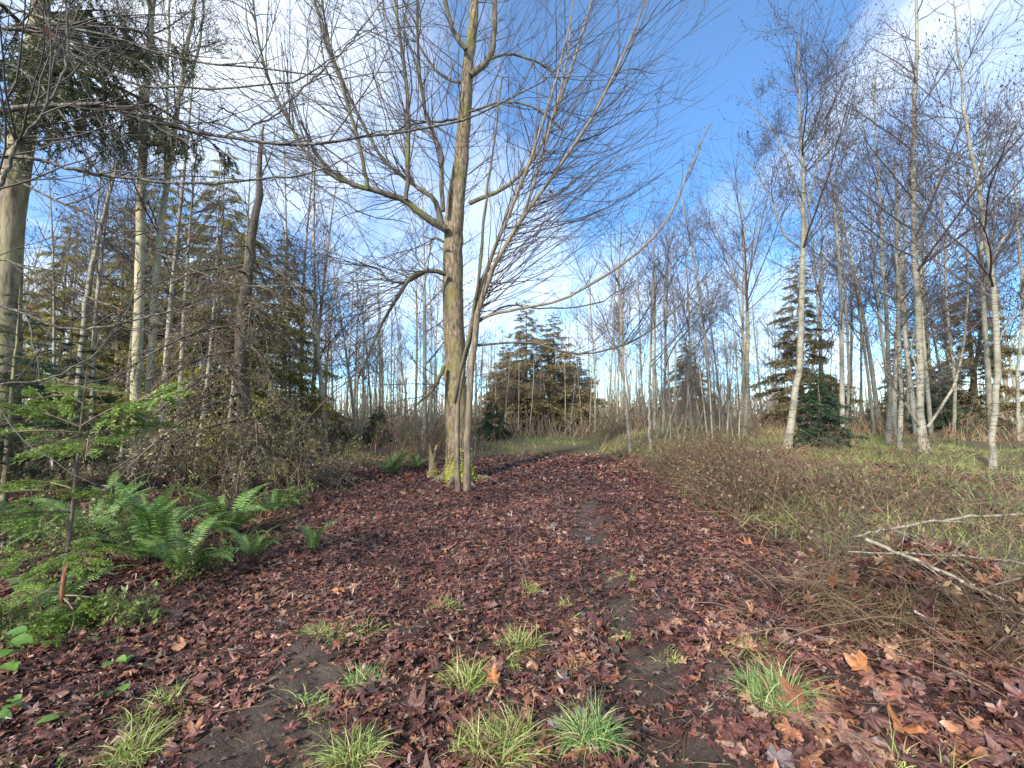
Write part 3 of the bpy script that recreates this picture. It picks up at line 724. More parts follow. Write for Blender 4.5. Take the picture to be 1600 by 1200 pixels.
# ------------------------------------------------------------------ maple leaning in from the left, trunk outside the picture
def build_overhang():
    rng = np.random.default_rng(17)
    bx = np.array([-7.0, 4.2]); b = np.array([bx[0], bx[1], float(height(*bx))])
    root = empty('overhanging_maple', b, 'bare maple boughs with a few dead leaves reaching across the upper left', 'tree')
    P = resample(np.array([b - [0, 0, 0.1], b + [0.05, 0, 2], b + [0.25, -0.1, 4.5], b + [0.1, 0.2, 8], b + [0.3, 0.3, 11]]), 24)
    g = Geo(); g.tubes(P, lerp_list([0.24, 0.19, 0.16, 0.11, 0.04], 24), 12, 0, 0.03); part('trunk', g, M['limb_bark'], root)
    B = [
     ([(-90, -20), (0, 5), (90, 37), (200, 65), (300, 95), (415, 108), (533, 119), (640, 112)], [7, 6, 6, 5, 5, 4, 3, 2], 4.3, 4.8),
     ([(-90, 30), (0, 46), (60, 47), (100, 65), (150, 95), (210, 132), (300, 137), (415, 135), (480, 117), (533, 82), (600, 30)], [8, 7, 7, 6, 6, 5, 5, 4, 4, 3, 2], 3.7, 4.3),
     ([(-90, 190), (0, 175), (60, 167), (160, 162), (200, 181), (280, 199), (350, 214), (440, 225), (510, 223), (600, 212), (712, 191), (776, 165), (844, 128), (890, 88), (937, 40)], [14, 13, 12, 11, 10, 9, 8, 8, 7, 7, 6, 5, 4, 3, 2], 3.7, 4.8),
     ([(-90, 240), (0, 245), (65, 250), (140, 270), (215, 280), (310, 288), (400, 281), (465, 272), (533, 252), (610, 215)], [9, 8, 8, 7, 6, 6, 5, 4, 3, 2], 4.1, 4.6),
     ([(-90, 220), (0, 270), (65, 302), (140, 340), (200, 374), (280, 411), (350, 440), (425, 448), (533, 442), (640, 425)], [6, 6, 5, 5, 5, 4, 4, 3, 3, 2], 4.5, 5.2),
     ([(-40, 330), (0, 285), (30, 225), (65, 180), (95, 125), (107, 65), (100, -20)], [8, 8, 7, 6, 5, 5, 4], 3.5, 3.4),
     ([(-90, 470), (0, 480), (50, 495), (100, 512), (165, 510), (260, 488), (330, 470)], [6, 5, 5, 4, 4, 3, 2], 4.2, 4.4),
     ([(-90, 615), (0, 601), (60, 596), (110, 577), (165, 535), (205, 470), (220, 420)], [5, 4, 4, 4, 3, 3, 2], 3.4, 3.6),
     ([(-80, 130), (0, 100), (60, 130), (130, 230), (170, 300), (240, 370)], [6, 5, 5, 4, 3, 2], 4.0, 4.4),
     ([(-80, 420), (0, 405), (60, 430), (150, 470), (240, 500), (300, 530)], [5, 5, 4, 4, 3, 2], 4.4, 5.0),
     ([(340, 165), (390, 200), (440, 300), (470, 330)], [4, 3, 3, 2], 4.2, 4.6),
     ([(350, 214), (430, 180), (480, 130), (530, 85), (600, 0)], [4, 4, 4, 3, 3], 4.1, 4.5),
     ([(220, 95), (300, 180), (360, 200), (440, 250), (560, 330), (640, 350)], [4, 4, 3, 3, 3, 2], 4.6, 5.0),
    ]
    src = []
    tw = Geo()
    for pts, w, d1, d2 in B:
        n = 30; p = px_line(pts, d1, n, d2, 0.008, rng); r = px_rad(w, d1, n) * 0.74
        if pts[0][0] < 0:
            h = max(0.6, p[0][2] - 0.5); q = np.interp(h, P[:, 2], np.arange(len(P))); a = P[int(q)]
            p = np.vstack([a, 0.5 * (a + p[0]) + [0, 0, 0.08], p]); r = np.concatenate([[r[0] * 1.5, r[0] * 1.2], r])
        g = Geo(); g.tubes(p, r, 8, 0, 0.05); part('bough', g, M['bough_bark'], root)
        src.append((resample(p, 20), lerp_list(r, 20)))
    PP = np.array([s[0] for s in src]); RR = np.array([s[1] for s in src])
    S, D, r, t, _ = spawn(rng, PP, RR, 170, 0.12, 0.98, 0.7, 0.25)
    D = nrm(D * np.array([1, 0.7, 1]) + np.array([0.2, 0, 0.05]))
    Q = grow(rng, S, D, rng.uniform(0.35, 1.7, 170), 9, 0.09, 0.02); QR = taper(np.minimum(r * 0.65, 0.0085), 9, 0.3); tw.tubes(Q, QR, 5)
    S, D, r, t, pl = spawn(rng, Q, QR, 620, 0.2, 0.97, 0.6, 0.2)
    Q2 = grow(rng, S, D, rng.uniform(0.15, 0.5, 620) * pl, 6, 0.1, 0.03); tw.tubes(Q2, taper(np.minimum(r * 0.8, 0.0042), 6, 0.5), 3)
    part('twigs', tw, M['twig'], root)
    for (px, py, dd, s) in ((72, 53, 3.7, .085), (253, 267, 4.15, .07), (176, 326, 4.4, .07), (92, 305, 4.4, .045), (215, 330, 4.4, .05), (320, 382, 4.6, .05), (300, 370, 4.6, .05), (180, 490, 4.3, .06), (45, 485, 4.2, .06), (502, 80, 4.4, .045)):
        gg = Geo(); p = at(px, py, dd)
        q, tri = leaves(rng, p[None], np.array([s]), 2, 1.0, 2.2); add_leaves(gg, q, tri); part('dead_leaf', gg, M['dead_leaf'], root, False)
build_overhang()

# ------------------------------------------------------------------ alders on the right bank
RA = 'alders along the right bank'
near_alder([(1230, 702), (1240, 630), (1250, 560), (1253, 440), (1255, 300), (1250, 180), (1248, 60)], [21, 18, 16, 14, 11, 7, 2], 'leaning white-barked alder in front of the small green fir', seed=1, nlimb=22, nsec=240, nter=1500, cat=1700,
   extra=[([(1253, 390), (1225, 365), (1205, 310), (1180, 265), (1150, 235)], [5, 5, 4, 3, 1]), ([(1255, 400), (1268, 300), (1290, 200), (1312, 130)], [6, 5, 4, 2]), ([(1254, 340), (1225, 240), (1195, 190), (1165, 160)], [5, 4, 3, 2])], t0=0.45)
near_alder([(1445, 706), (1438, 640), (1437, 560), (1432, 440), (1428, 330), (1430, 180), (1433, 60), (1434, -60), (1436, -150)], [26, 18, 17, 16, 14, 11, 9, 6, 2], 'thick pale alder with a swollen foot and several low dark limbs', seed=2, nlimb=24, nsec=260, nter=1600, cat=1700, l=(1.2, 3.4), t0=0.38,
   extra=[([(1441, 672), (1420, 640), (1395, 600), (1370, 560)], [7, 6, 4, 2]), ([(1449, 668), (1480, 620), (1500, 570), (1510, 480), (1512, 380)], [8, 7, 6, 5, 3]), ([(1436, 600), (1424, 540), (1440, 500), (1470, 480)], [4, 4, 3, 2]), ([(1432, 330), (1470, 280), (1520, 230), (1590, 190)], [6, 5, 4, 2])])
near_alder([(1550, 732), (1552, 660), (1558, 580), (1556, 500), (1546, 410), (1530, 300), (1512, 200), (1500, 110), (1490, 0)], [16, 15, 15, 14, 13, 10, 8, 6, 3], 'rightmost alder trunk, bent to the left above eye level', seed=3, nlimb=20, nsec=220, nter=1300, cat=1400, l=(1.0, 2.4), t0=0.4,
   extra=[([(1550, 420), (1560, 385), (1590, 350), (1640, 310)], [7, 6, 5, 3]), ([(1557, 540), (1580, 500), (1620, 470)], [4, 3, 2])])
near_alder([(1388, 692), (1390, 600), (1385, 500), (1378, 400), (1375, 300), (1368, 200), (1365, 110)], [13, 11, 10, 9, 7, 5, 2], 'slender straight alder left of the swollen-footed alder', seed=4, nlimb=16)
near_alder([(1406, 702), (1408, 620), (1405, 520), (1402, 420), (1400, 330), (1398, 250)], [13, 11, 10, 8, 6, 2], 'alder close beside the swollen-footed one, trunk dividing the light', seed=5, nlimb=13, nsec=110, nter=600, cat=600)
near_alder([(1164, 684), (1167, 600), (1168, 500), (1165, 440), (1160, 370), (1155, 290)], [13, 11, 10, 8, 5, 2], 'straight grey alder standing between the sapling thicket and the leaning alder', seed=6, nlimb=16, nsec=150, nter=900, l=(1.5, 3.6), t0=0.42,
   extra=[([(1167, 460), (1140, 420), (1120, 360), (1100, 330)], [5, 4, 3, 2]), ([(1166, 440), (1175, 380), (1200, 310)], [4, 3, 2])])
near_alder([(985, 708), (980, 650), (974, 590), (970, 500), (967, 430), (972, 330)], [10, 8, 8, 7, 5, 2], 'alder at the trail edge, first trunk right of the grassy crest', seed=7, nlimb=14, nsec=150, nter=800, cat=700, l=(1.2, 3.2), t0=0.4)
near_alder([(1016, 704), (1014, 640), (1016, 560), (1020, 470), (1022, 380)], [9, 7, 7, 5, 2], 'second trunk right of the grassy crest, a straight pale alder', seed=8, nlimb=12, nsec=120, nter=650, cat=500)
near_alder([(1036, 690), (1038, 620), (1040, 540), (1042, 440), (1046, 350)], [9, 8, 7, 6, 2], 'third trunk right of the grassy crest, a slim alder', seed=9, nlimb=12, nsec=120, nter=650, cat=500, d=19)
near_alder([(930, 690), (930, 600), (926, 540), (922, 460), (920, 400)], [6, 5, 5, 4, 1], 'lone thin alder at the back of the grassy crest', seed=10, nlimb=10, nsec=90, nter=420, cat=200, d=26)
near_alder([(1490, 690), (1492, 600), (1480, 480), (1475, 350), (1460, 220)], [9, 8, 7, 5, 2], 'grey alder seen between the two thickest right hand trunks', seed=11, nlimb=14, nsec=130, nter=700, cat=500, d=20)
near_alder([(1593, 690), (1590, 600), (1597, 480), (1590, 350), (1580, 200)], [9, 8, 7, 6, 2], 'thin alder cut by the right picture edge', seed=12, nlimb=14, nsec=130, nter=700, cat=500, d=18)
near_alder([(1082, 690), (1080, 640), (1078, 560), (1076, 480), (1070, 380)], [8, 7, 6, 5, 2], 'pale alder rising from the sapling thicket', seed=13, nlimb=12, nsec=110, nter=600, cat=400, d=20)
near_alder([(1320, 690), (1326, 600), (1322, 480), (1316, 380), (1312, 290)], [8, 7, 6, 5, 2], 'slim alder behind the small green fir', seed=14, nlimb=12, nsec=120, nter=650, cat=500, d=21)

# ------------------------------------------------------------------ left side trunks
LA = 'tall grey trunks on the left'
near_alder([(212, 720), (213, 620), (216, 540), (220, 350), (226, 200), (238, 0), (246, -120)], [28, 26, 25, 23, 20, 16, 8], 'thick grey lichen-covered trunk, left one of the tall pair', d=10.5, seed=21, nlimb=16, nsec=130, nter=700, cat=0, group=LA, bark='left_alder_bark', l=(1, 2.6), t0=0.5, name='broadleaf_tree',
   extra=[([(228, 190), (208, 100), (190, 40), (178, -20)], [11, 9, 8, 6]), ([(236, 60), (232, 10), (214, -60)], [8, 7, 5])])
near_alder([(230, 722), (232, 620), (240, 500), (250, 375), (272, 210), (294, 65), (312, -40)], [20, 19, 18, 17, 14, 11, 8], 'grey trunk slanting right, right one of the tall pair', d=11.0, seed=22, nlimb=16, nsec=130, nter=700, cat=0, group=LA, bark='left_alder_bark', l=(1, 2.4), t0=0.5, name='broadleaf_tree',
   extra=[([(258, 330), (258, 200), (262, 80), (268, -30)], [8, 8, 7, 5]), ([(282, 150), (310, 80), (318, 10), (322, -40)], [7, 7, 6, 5])])
near_alder([(118, 700), (124, 580), (132, 500), (141, 430), (160, 350), (185, 250)], [17, 15, 14, 14, 10, 5], 'short pale slanting trunk left of the tall grey pair', d=12.5, seed=23, nlimb=10, nsec=90, nter=400, cat=0, group=LA, bark='alder_bark', l=(0.8, 2), t0=0.6, name='broadleaf_tree')

# ------------------------------------------------------------------ conifers
def bough_mesh(name, rng, mat, twigs, needles, nl, nw, droop, hang=0.0, bark='dead_bark', flat=0.35, sub=0):
    """a branch of unit length along +X with flat side sprays"""
    g = Geo()
    K = 10; t = np.linspace(0, 1, K)
    P = np.stack([t, 0.03 * np.sin(5 * t), -droop * t ** 1.6 + 0.06 * np.sin(3 * t)], -1)
    g.tubes(P, 0.016 * (1 - 0.8 * t), 4, 1)
    S, D, r, tt, _ = spawn(rng, P[None], np.full((1, K), 0.01), twigs, 0.12, 1.0, 0.95, 0.15)
    D[:, 2] *= flat; D = nrm(D + np.array([0.25, 0, -hang]))
    L = 0.42 * (1.12 - tt) * rng.uniform(0.5, 1.15, twigs) + 0.05
    Q = grow(rng, S, D, L, 5, 0.08, -0.05 - hang * 0.35); g.tubes(Q, taper(np.full(twigs, 0.005), 5, 0.4), 3, 1)
    if sub:
        S, D, r, _, pl = spawn(rng, Q, np.full((twigs, 5), 0.004), twigs * sub, 0.15, 1.0, 0.75, 0.15)
        D[:, 2] *= 0.6; Q2 = grow(rng, S, nrm(D), rng.uniform(0.25, 0.5, twigs * sub) * pl, 5, 0.06, -0.04 - hang * 0.3)
        g.tubes(Q2, taper(np.full(len(Q2), 0.0032), 5, 0.5), 3, 1)
        Q = np.concatenate([Q, Q2])
    # needles: narrow blades off the twigs
    S, D, r, _, _ = spawn(rng, Q, np.full(Q.shape[:2], 0.003), needles, 0.0, 1.0, 0.85, 0.2)
    D[:, 2] *= 0.6; D = nrm(D); side = nrm(np.cross(D, rng.normal(0, 1, D.shape) * [0.5, 0.5, 1] + [0, 0, 0.6]))
    l = rng.uniform(0.6, 1.25, needles)[:, None] * nl; w = nw * rng.uniform(0.7, 1.2, needles)[:, None]
    V = np.stack([S - side * w * 0.4, S + D * l * 0.5 - side * w * 0.5, S + D * l, S + D * l * 0.5 + side * w * 0.5], 1)
    F = np.arange(needles * 4).reshape(-1, 4)
    g.add(V.reshape(-1, 3), F, 0)
    return g.mesh(name, [M[mat], M[bark]], True)

def conifer(name, label, group, base, hgt, meshes, nb, l0, bark='conifer_bark', r0=None, z0=0.08, line=None, rline=None, lean=(0, 0), pitch=0.15, seed=0, shape=1.0, tipf=0.06, dirs=None, zmax=1.0):
    rng = np.random.default_rng(500 + seed)
    base = np.asarray(base, float)
    root = empty(name, base, label, 'tree', group)
    K = 16; t = np.linspace(0, 1, K)
    if line is None:
        P = np.stack([base[0] + lean[0] * t ** 1.3, base[1] + lean[1] * t, base[2] - 0.08 + hgt * t], -1)
        P[1:-1, :2] += rng.normal(0, 0.012 * hgt / 6, (K - 2, 2)); R = (r0 or hgt * 0.013) * (1 - 0.93 * t) + 0.004
    else: P, R = line, rline
    g = Geo(); g.tubes(P, R, 10, 0, 0.03); part('trunk', g, M[bark], root)
    H = P[-1][2] - P[0][2]
    for i in range(nb):
        u = z0 + (1 - z0) * max(0.0, (i + rng.uniform(-.4, .4)) / nb) ** 0.9; u = min(max(u * zmax, 0.01), 0.985)
        f = u * (len(P) - 1); k = min(int(f), len(P) - 2); p = P[k] + (P[k + 1] - P[k]) * (f - k)
        L = l0 * (max(0.0, 1 - (u - z0) / (1 - z0)) ** shape + tipf) * rng.uniform(0.65, 1.15)
        yaw = (i * 2.39996 + rng.normal(0, 0.35)) if dirs is None else rng.normal(dirs[0], dirs[1])
        pt = -(pitch + rng.normal(0, 0.12)) * (1.0 - 1.6 * max(0, u - 0.55))
        mw = Matrix.Translation(Vector(p - base)) @ Euler((rng.normal(0, 0.15), pt, yaw), 'XYZ').to_matrix().to_4x4() @ Matrix.Scale(float(L), 4)
        link('bough', meshes[rng.integers(0, len(meshes))], root, mw)
    return root

_r = np.random.default_rng(77)
BM = {}
BM['cedar'] = [bough_mesh('cedar_bough', _r, 'cedar', 34, 3200, 0.034, 0.011, 0.30, 0.25, sub=3) for _ in range(3)]
BM['cedar_dark'] = [bough_mesh('cedar_bough', _r, 'cedar_dark', 30, 4200, 0.024, 0.0070, 0.22, 0.75, sub=4) for _ in range(3)]
BM['fir'] = [bough_mesh('fir_bough', _r, 'fir', 30, 2600, 0.036, 0.008, 0.10, 0.0, sub=3) for _ in range(3)]
BM['fir_far'] = [bough_mesh('fir_bough', _r, 'fir', 24, 900, 0.09, 0.022, 0.08, 0.0, sub=2) for _ in range(3)]
BM['brown'] = [bough_mesh('fir_bough', _r, 'fir_brown', 26, 1000, 0.07, 0.016, 0.10, 0.08, sub=3) for _ in range(3)]
BM['olive'] = [bough_mesh('fir_bough', _r, 'fir_olive', 26, 1000, 0.07, 0.018, 0.10, 0.08, sub=3) for _ in range(3)]
BM['dead'] = [bough_mesh('dead_bough', _r, 'dead_needle', 30, 620, 0.030, 0.009, 0.40, 0.25, sub=4, flat=0.6) for _ in range(3)]

def gz(x, y): return np.array([x, y, float(height(x, y))])
def gxd(px, d):
    x = (px - 800.0) / FPX * d; return gz(x, d)

# big cedar at the left edge
def left_cedar():
    d = 9.0
    P = px_line([(2, 760), (4, 600), (10, 450), (16, 350), (34, 220), (50, 120), (62, 20), (72, -120), (80, -330)], d, 24); R = px_rad([48, 42, 38, 36, 33, 30, 25, 18, 6], d, 24)
    b = gz(P[0][0], P[0][1]); P[0][2] = b[2] - 0.1
    r = conifer('cedar_tree', 'big cedar trunk at the left picture edge with dark hanging sprays', 'large conifers on the left', b, 0, BM['cedar_dark'], 20, 2.9, line=P, rline=R, z0=0.52, seed=1, pitch=0.05, shape=0.35, tipf=0.3, dirs=(-0.35, 0.9))
left_cedar()
# yellow-green cedars behind the tall grey pair
CG = 'yellow-green young cedars on the left'
for k, (px, d, top, l0, lab) in enumerate([
    (335, 15.5, 222, 2.3, 'yellow-green cedar right of the tall grey trunk pair'),
    (262, 17.0, 265, 2.2, 'yellow-green cedar directly behind the tall grey trunk pair'),
    (180, 15.0, 300, 2.0, 'yellow-green cedar left of the tall grey trunk pair'),
    (90, 16.0, 330, 2.1, 'farthest left of the yellow-green cedars'),
    (440, 18.0, 350, 2.0, 'yellow-green cedar behind the dead brown conifer'),
    (385, 20.0, 330, 2.2, 'yellow-green cedar seen just left of the dead conifer top'),
    (222, 19.0, 240, 2.3, 'tallest yellow-green cedar, half hidden by the grey pair')]):
    b = gxd(px, d); h = at(px, top, d)[2] - b[2]
    conifer('young_cedar', lab, CG, b, h, BM['cedar'], 96, l0 * 1.15, seed=10 + k, z0=0.12, pitch=0.10, shape=0.75, r0=0.09)
# dark firs low on the left
for k, (px, d, top, l0, lab) in enumerate([
    (18, 8.0, 440, 1.5, 'dark green fir crowding the left picture edge below the cedar'),
    (105, 10.0, 470, 1.3, 'dark green fir behind the bright sapling')]):
    b = gxd(px, d); h = at(px, top, d)[2] - b[2]
    conifer('dark_fir', lab, 'dark firs on the left', b, h, BM['fir'], 44, l0, seed=20 + k, z0=0.15, pitch=0.02, shape=0.8)
# dead brown conifer
def dead_conifer():
    d = 9.5
    P = px_line([(388, 770), (384, 680), (378, 580), (382, 475), (391, 400), (400, 320), (408, 240), (412, 195)], d, 24, jit=0.02); R = px_rad([24, 22, 20, 18, 14, 11, 7, 3], d, 24)
    b = gz(P[0][0], P[0][1]); P[0][2] = b[2] - 0.1
    conifer('dead_conifer', 'dying brown conifer with drooping bare boughs left of the maple', None, b, 0, BM['dead'], 30, 2.6, line=P, rline=R, bark='dead_bark', z0=0.16, seed=31, pitch=-0.22, shape=0.9, tipf=0.12, zmax=0.62)
dead_conifer()
# conifers behind the trail crest
for k, (px, d, top, l0, mesh, lab) in enumerate([
    (822, 30, 466, 3.0, 'brown', 'tallest russet conifer behind the grassy crest'),
    (866, 31, 484, 2.9, 'brown', 'russet conifer right of the tallest behind the crest'),
    (792, 32, 530, 2.8, 'brown', 'shorter russet conifer left of the tallest pair behind the crest'),
    (902, 32, 550, 2.6, 'brown', 'low russet conifer at the right end of the russet group'),
    (1254, 24, 392, 2.3, 'olive', 'tall olive-brown conifer behind the leaning white alder'),
    (1525, 24, 388, 2.5, 'olive', 'olive-brown conifer between the two rightmost trunks'),
    (1075, 34, 520, 2.2, 'olive', 'hazy olive conifer behind the sapling thicket'),
    (1420, 27, 480, 2.0, 'olive', 'olive conifer behind the swollen-footed alder')]):
    b = gxd(px, d); h = at(px, top, d)[2] - b[2]
    conifer('background_conifer', lab, 'conifers behind the clearing', b, h, BM[mesh], 84, l0 * 1.12, seed=40 + k, z0=0.10, pitch=-0.02, shape=0.85)
for k, (px, d, top, l0, lab) in enumerate([
    (770, 23, 618, 1.15, 'small dark green fir just right of the maple trunk'),
    (592, 22, 628, 0.95, 'small dark green fir left of the maple among thin alders'),
    (1280, 14.5, 572, 1.15, 'small green fir beside the foot of the leaning alder'),
    (530, 26, 640, 0.9, 'distant green fir among the alders left of the maple'),
    (1470, 22, 560, 1.3, 'dark fir half hidden between right hand alders')]):
    b = gxd(px, d); h = at(px, top, d)[2] - b[2]
    conifer('small_fir', lab, 'small firs', b, h, BM['fir_far'], 64, l0 * 1.1, seed=60 + k, z0=0.03, pitch=-0.05, shape=0.9)

# ------------------------------------------------------------------ thin background alders (copies of a few kinds)
def alder_kinds():
    out = []
    for k in range(7):
        rng = np.random.default_rng(900 + k)
        H = 10.0; t = np.linspace(0, 1, 16)
        P = np.stack([0.35 * np.sin(2.2 * t + k) * t + 0.25 * t * rng.normal(), 0.3 * np.sin(1.7 * t + 2 * k) * t, H * t - 0.05], -1)
        R = 0.075 * (1 - 0.9 * t) + 0.006
        g = Geo(); g.tubes(P, R, 7, 0, 0.03); tm = g.mesh('trunk', M['alder_bark_far'])
        LP, LR, cg = alder_crown(rng, P[None], R[None], 20, 1.0, 2.6, 0.26, 85, 260, 0.0065, 220, 0.016)
        cg.tubes(LP, LR, 4, 0)
        out.append((tm, cg.mesh('crown', [M['alder_twig'], M['catkin']])))
    return out
KINDS = alder_kinds()
ORD = ['first', 'second', 'third', 'fourth', 'fifth', 'sixth', 'seventh', 'eighth', 'ninth', 'tenth', 'eleventh', 'twelfth', 'thirteenth']
def thicket(what, where, group, n, px0, px1, d0, d1, h0, h1, seed, name='thin_alder', lean=0.06):
    rng = np.random.default_rng(seed)
    for i in range(n):
        px = px0 + (px1 - px0) * (i + rng.uniform(0.1, 0.9)) / n; d = rng.uniform(d0, d1); b = gxd(px, d)
        o = empty(name, b, '%s, %s from the left %s' % (what, ORD[i], where), 'tree', group)
        s = rng.uniform(h0, h1) / 10.0; w = s * rng.uniform(0.8, 1.1)
        o.rotation_euler = (rng.normal(0, lean), rng.normal(0, lean), rng.uniform(0, 6.28)); o.scale = (w, w, s)
        tm, cm = KINDS[rng.integers(0, len(KINDS))]
        link('trunk', tm, o); link('crown', cm, o)['kind'] = 'stuff'
G1, G2, G3, G4, G5, G6 = 'thin alders left of the maple', 'thin trunks behind the left cedars', 'thin alders before the russet conifers', 'thin alders right of the crest', 'thin alders behind the right bank', 'spindly saplings by the trail'
thicket('slender bare alder', 'just right of the dead conifer', G1, 9, 430, 520, 18, 36, 9, 15, 1)
thicket('slender bare alder', 'behind the small dark fir and stump', G1, 9, 520, 620, 18, 36, 9, 15, 11)
thicket('slender bare alder', 'close to the left of the maple trunk', G1, 7, 620, 700, 18, 36, 9, 14, 12)
thicket('slim pale trunk', 'among the yellow-green cedars, before the dead conifer', G2, 9, 70, 370, 11.5, 14.5, 8.5, 12, 23, lean=0.03)
thicket('thin pale trunk', 'behind the dark firs at the left edge', G2, 11, -30, 130, 16, 34, 8, 13, 2)
thicket('thin pale trunk', 'behind the tall grey pair', G2, 12, 130, 290, 15, 34, 8, 13, 21)
thicket('thin pale trunk', 'behind the dead brown conifer', G2, 12, 290, 440, 15, 34, 8, 13, 22)
thicket('thin pale alder', 'in front of the russet conifers', G3, 13, 750, 925, 26, 29.5, 3.8, 6.0, 3)
thicket('slim alder', 'between the crest and the sapling thicket', G4, 6, 935, 1030, 19, 36, 8, 12, 4)
thicket('slim alder', 'behind the sapling thicket', G4, 7, 1030, 1150, 19, 36, 9, 13, 41)
thicket('slim alder', 'just left of the leaning white alder', G4, 5, 1150, 1235, 19, 36, 9, 15, 42)
thicket('slim grey alder', 'behind the small green fir', G5, 7, 1240, 1350, 18, 34, 11, 17, 5)
thicket('slim grey alder', 'behind the swollen-footed alder', G5, 8, 1350, 1470, 18, 34, 11, 17, 51)
thicket('slim grey alder', 'behind the rightmost bent trunk', G5, 9, 1470, 1600, 18, 34, 11, 18, 52)
thicket('spindly leaning sapling', 'in the trailside thicket, left half', G6, 12, 1020, 1090, 15.5, 20, 2.2, 4.5, 6, 'alder_sapling', 0.16)
thicket('spindly leaning sapling', 'in the trailside thicket, right half', G6, 12, 1090, 1160, 15.5, 20, 2.2, 4.5, 61, 'alder_sapling', 0.16)

# far-off wood that closes the horizon
def far_wood():
    rng = np.random.default_rng(321); g = Geo(); n = 700
    a = rng.uniform(-1.0, 1.0, n); d = rng.uniform(38, 75, n); x = np.tan(a) * d
    keep = np.abs(x) < 90; x, d = x[keep], d[keep]; n = len(x)
    z = height(x, d); H = rng.uniform(6, 12.5, n)
    P = np.stack([np.stack([x + rng.normal(0, 0.25, n) * t, d, z + H * t], -1) for t in np.linspace(0, 1, 4)], 1)
    R = taper(rng.uniform(0.05, 0.12, n), 4, 0.1); g.tubes(P, R, 4, 0)
    S, D, r, t, pl = spawn(rng, P, R, n * 6, 0.25, 0.98, 0.8, 0.2); D[:, 2] = np.abs(D[:, 2])
    Q = grow(rng, S, D, rng.uniform(1, 2.6, n * 6), 3, 0.12, 0.08); QR = taper(np.full(n * 6, 0.022), 3, 0.4); g.tubes(Q, QR, 3, 1)
    S, D, r, t, pl = spawn(rng, Q, QR, n * 11, 0.1, 1, 0.8, 0.2)
    Q = grow(rng, S, D, rng.uniform(0.4, 1.1, n * 11), 2, 0.12, 0.04); g.tubes(Q, taper(np.full(n * 11, 0.014), 2, 0.5), 3, 1)
    nb = 11000; a = rng.uniform(-0.95, 0.95, nb); d = rng.uniform(24, 60, nb); x = np.tan(a) * d; S = np.stack([x, d, height(x, d)], -1)
    D = np.stack([rng.normal(0, .35, nb), rng.normal(0, .35, nb), np.ones(nb)], -1)
    g.tubes(grow(rng, S, D, rng.uniform(1.0, 3.6, nb) * (.35 + .02 * d) * (1 - .45 * np.exp(-((x / d - .08) / .16) ** 2)), 2, .14, 0), taper(rng.uniform(.012, .030, nb), 2, .4), 3, 2)
    o = link('far_wood', g.mesh('far_wood', [M['alder_bark_far'], M['alder_twig'], M['far_twig']])); tag(o, 'hazy mass of bare trees closing the horizon', 'woodland', kind='stuff')
far_wood()

# ------------------------------------------------------------------ ferns
def frond_mesh(rng, n=30):
    """sword-fern frond of unit length along +X, arching down"""
    g = Geo(); K = 12; t = np.linspace(0, 1, K)
    P = np.stack([t * 0.93, 0.03 * np.sin(3 * t), 0.34 * np.sin(t * 1.9) - 0.22 * t ** 2.2], -1)
    g.tubes(P, 0.008 * (1 - 0.75 * t), 4, 1)
    V = []; F = []
    for i in range(n):
        u = 0.08 + 0.91 * (i + 0.5) / n; f = u * (K - 1); k = min(int(f), K - 2); p = P[k] + (P[k + 1] - P[k]) * (f - k)
        T = P[k + 1] - P[k]; T = T / np.linalg.norm(T)
        l = 0.125 * math.sin(math.pi * min(1, (u * 0.94 + 0.06)) ** 0.75) ** 0.75 + 0.012
        for sgn in (-1, 1):
            side = np.array([0.22, sgn * 1.0, 0.12 + rng.normal(0, 0.08)]); side = side / np.linalg.norm(side)
            tip = p + side * l * rng.uniform(0.88, 1.08) - np.array([0, 0, l * 0.2])
            w = 0.36 * 0.91 / n
            b = len(V); mid = p + side * l * 0.45
            V += [p - T * w, mid - T * w * 0.95 + [0, 0, .004], tip, mid + T * w * 0.95 + [0, 0, .004], p + T * w]
            F.append([b, b + 1, b + 3, b + 4]); F.append([b + 1, b + 2, b + 2 + 1, b + 2 + 1][:3])
    quads = [f for f in F if len(f) == 4]; tris = [f for f in F if len(f) == 3]
    g2 = Geo(); g2.v = g.v; g2.f = g.f; g2.n = g.n
    base = g2.n; g2.add(V, quads, 0)
    g2.f.append((np.array(tris) + base, 0))
    return g2.mesh('frond', [M['fern'], M['bramble']])
_fr = np.random.default_rng(5)
FRONDS = [frond_mesh(_fr) for _ in range(3)]
def fern(p, n, L, label, seed, spread=(0.1, 0.9), yaw=None):
    rng = np.random.default_rng(seed)
    root = empty('sword_fern', p, label, 'fern', 'sword ferns on the left')
    for i in range(n):
        a = i * 2.39996 + rng.normal(0, 0.3) if yaw is None else rng.normal(*yaw)
        pt = rng.uniform(*spread); l = L * rng.uniform(0.7, 1.1)
        mw = Matrix.Translation((0.03 * math.cos(a), 0.03 * math.sin(a), 0.01)) @ Euler((rng.normal(0, .2), -pt, a), 'XYZ').to_matrix().to_4x4() @ Matrix.Scale(l, 4)
        link('frond', FRONDS[rng.integers(0, 3)], root, mw)
fern(gp(232, 880), 24, 0.98, 'largest sword fern, full green clump right of the bright sapling', 1, (0.15, 1.15))
fern(gp(352, 838), 16, 0.92, 'sword fern with long arching fronds just behind the largest fern', 2)
fern(gp(392, 872), 10, 0.62, 'small drooping sword fern right of the largest fern', 3, (0.0, 0.7))
fern(gp(488, 862), 6, 0.46, 'smallest sword fern standing alone in the leaf litter', 4, (0.5, 1.2))
fern(gp(612, 742), 16, 0.95, 'distant sword fern left of the stump by the maple', 5)
fern(gp(650, 733), 12, 0.7, 'low fern just behind the left side of the stump', 6)
fern(gp(70, 962), 12, 0.62, 'flat sword fern under the bright sapling', 7, (-0.1, 0.5))
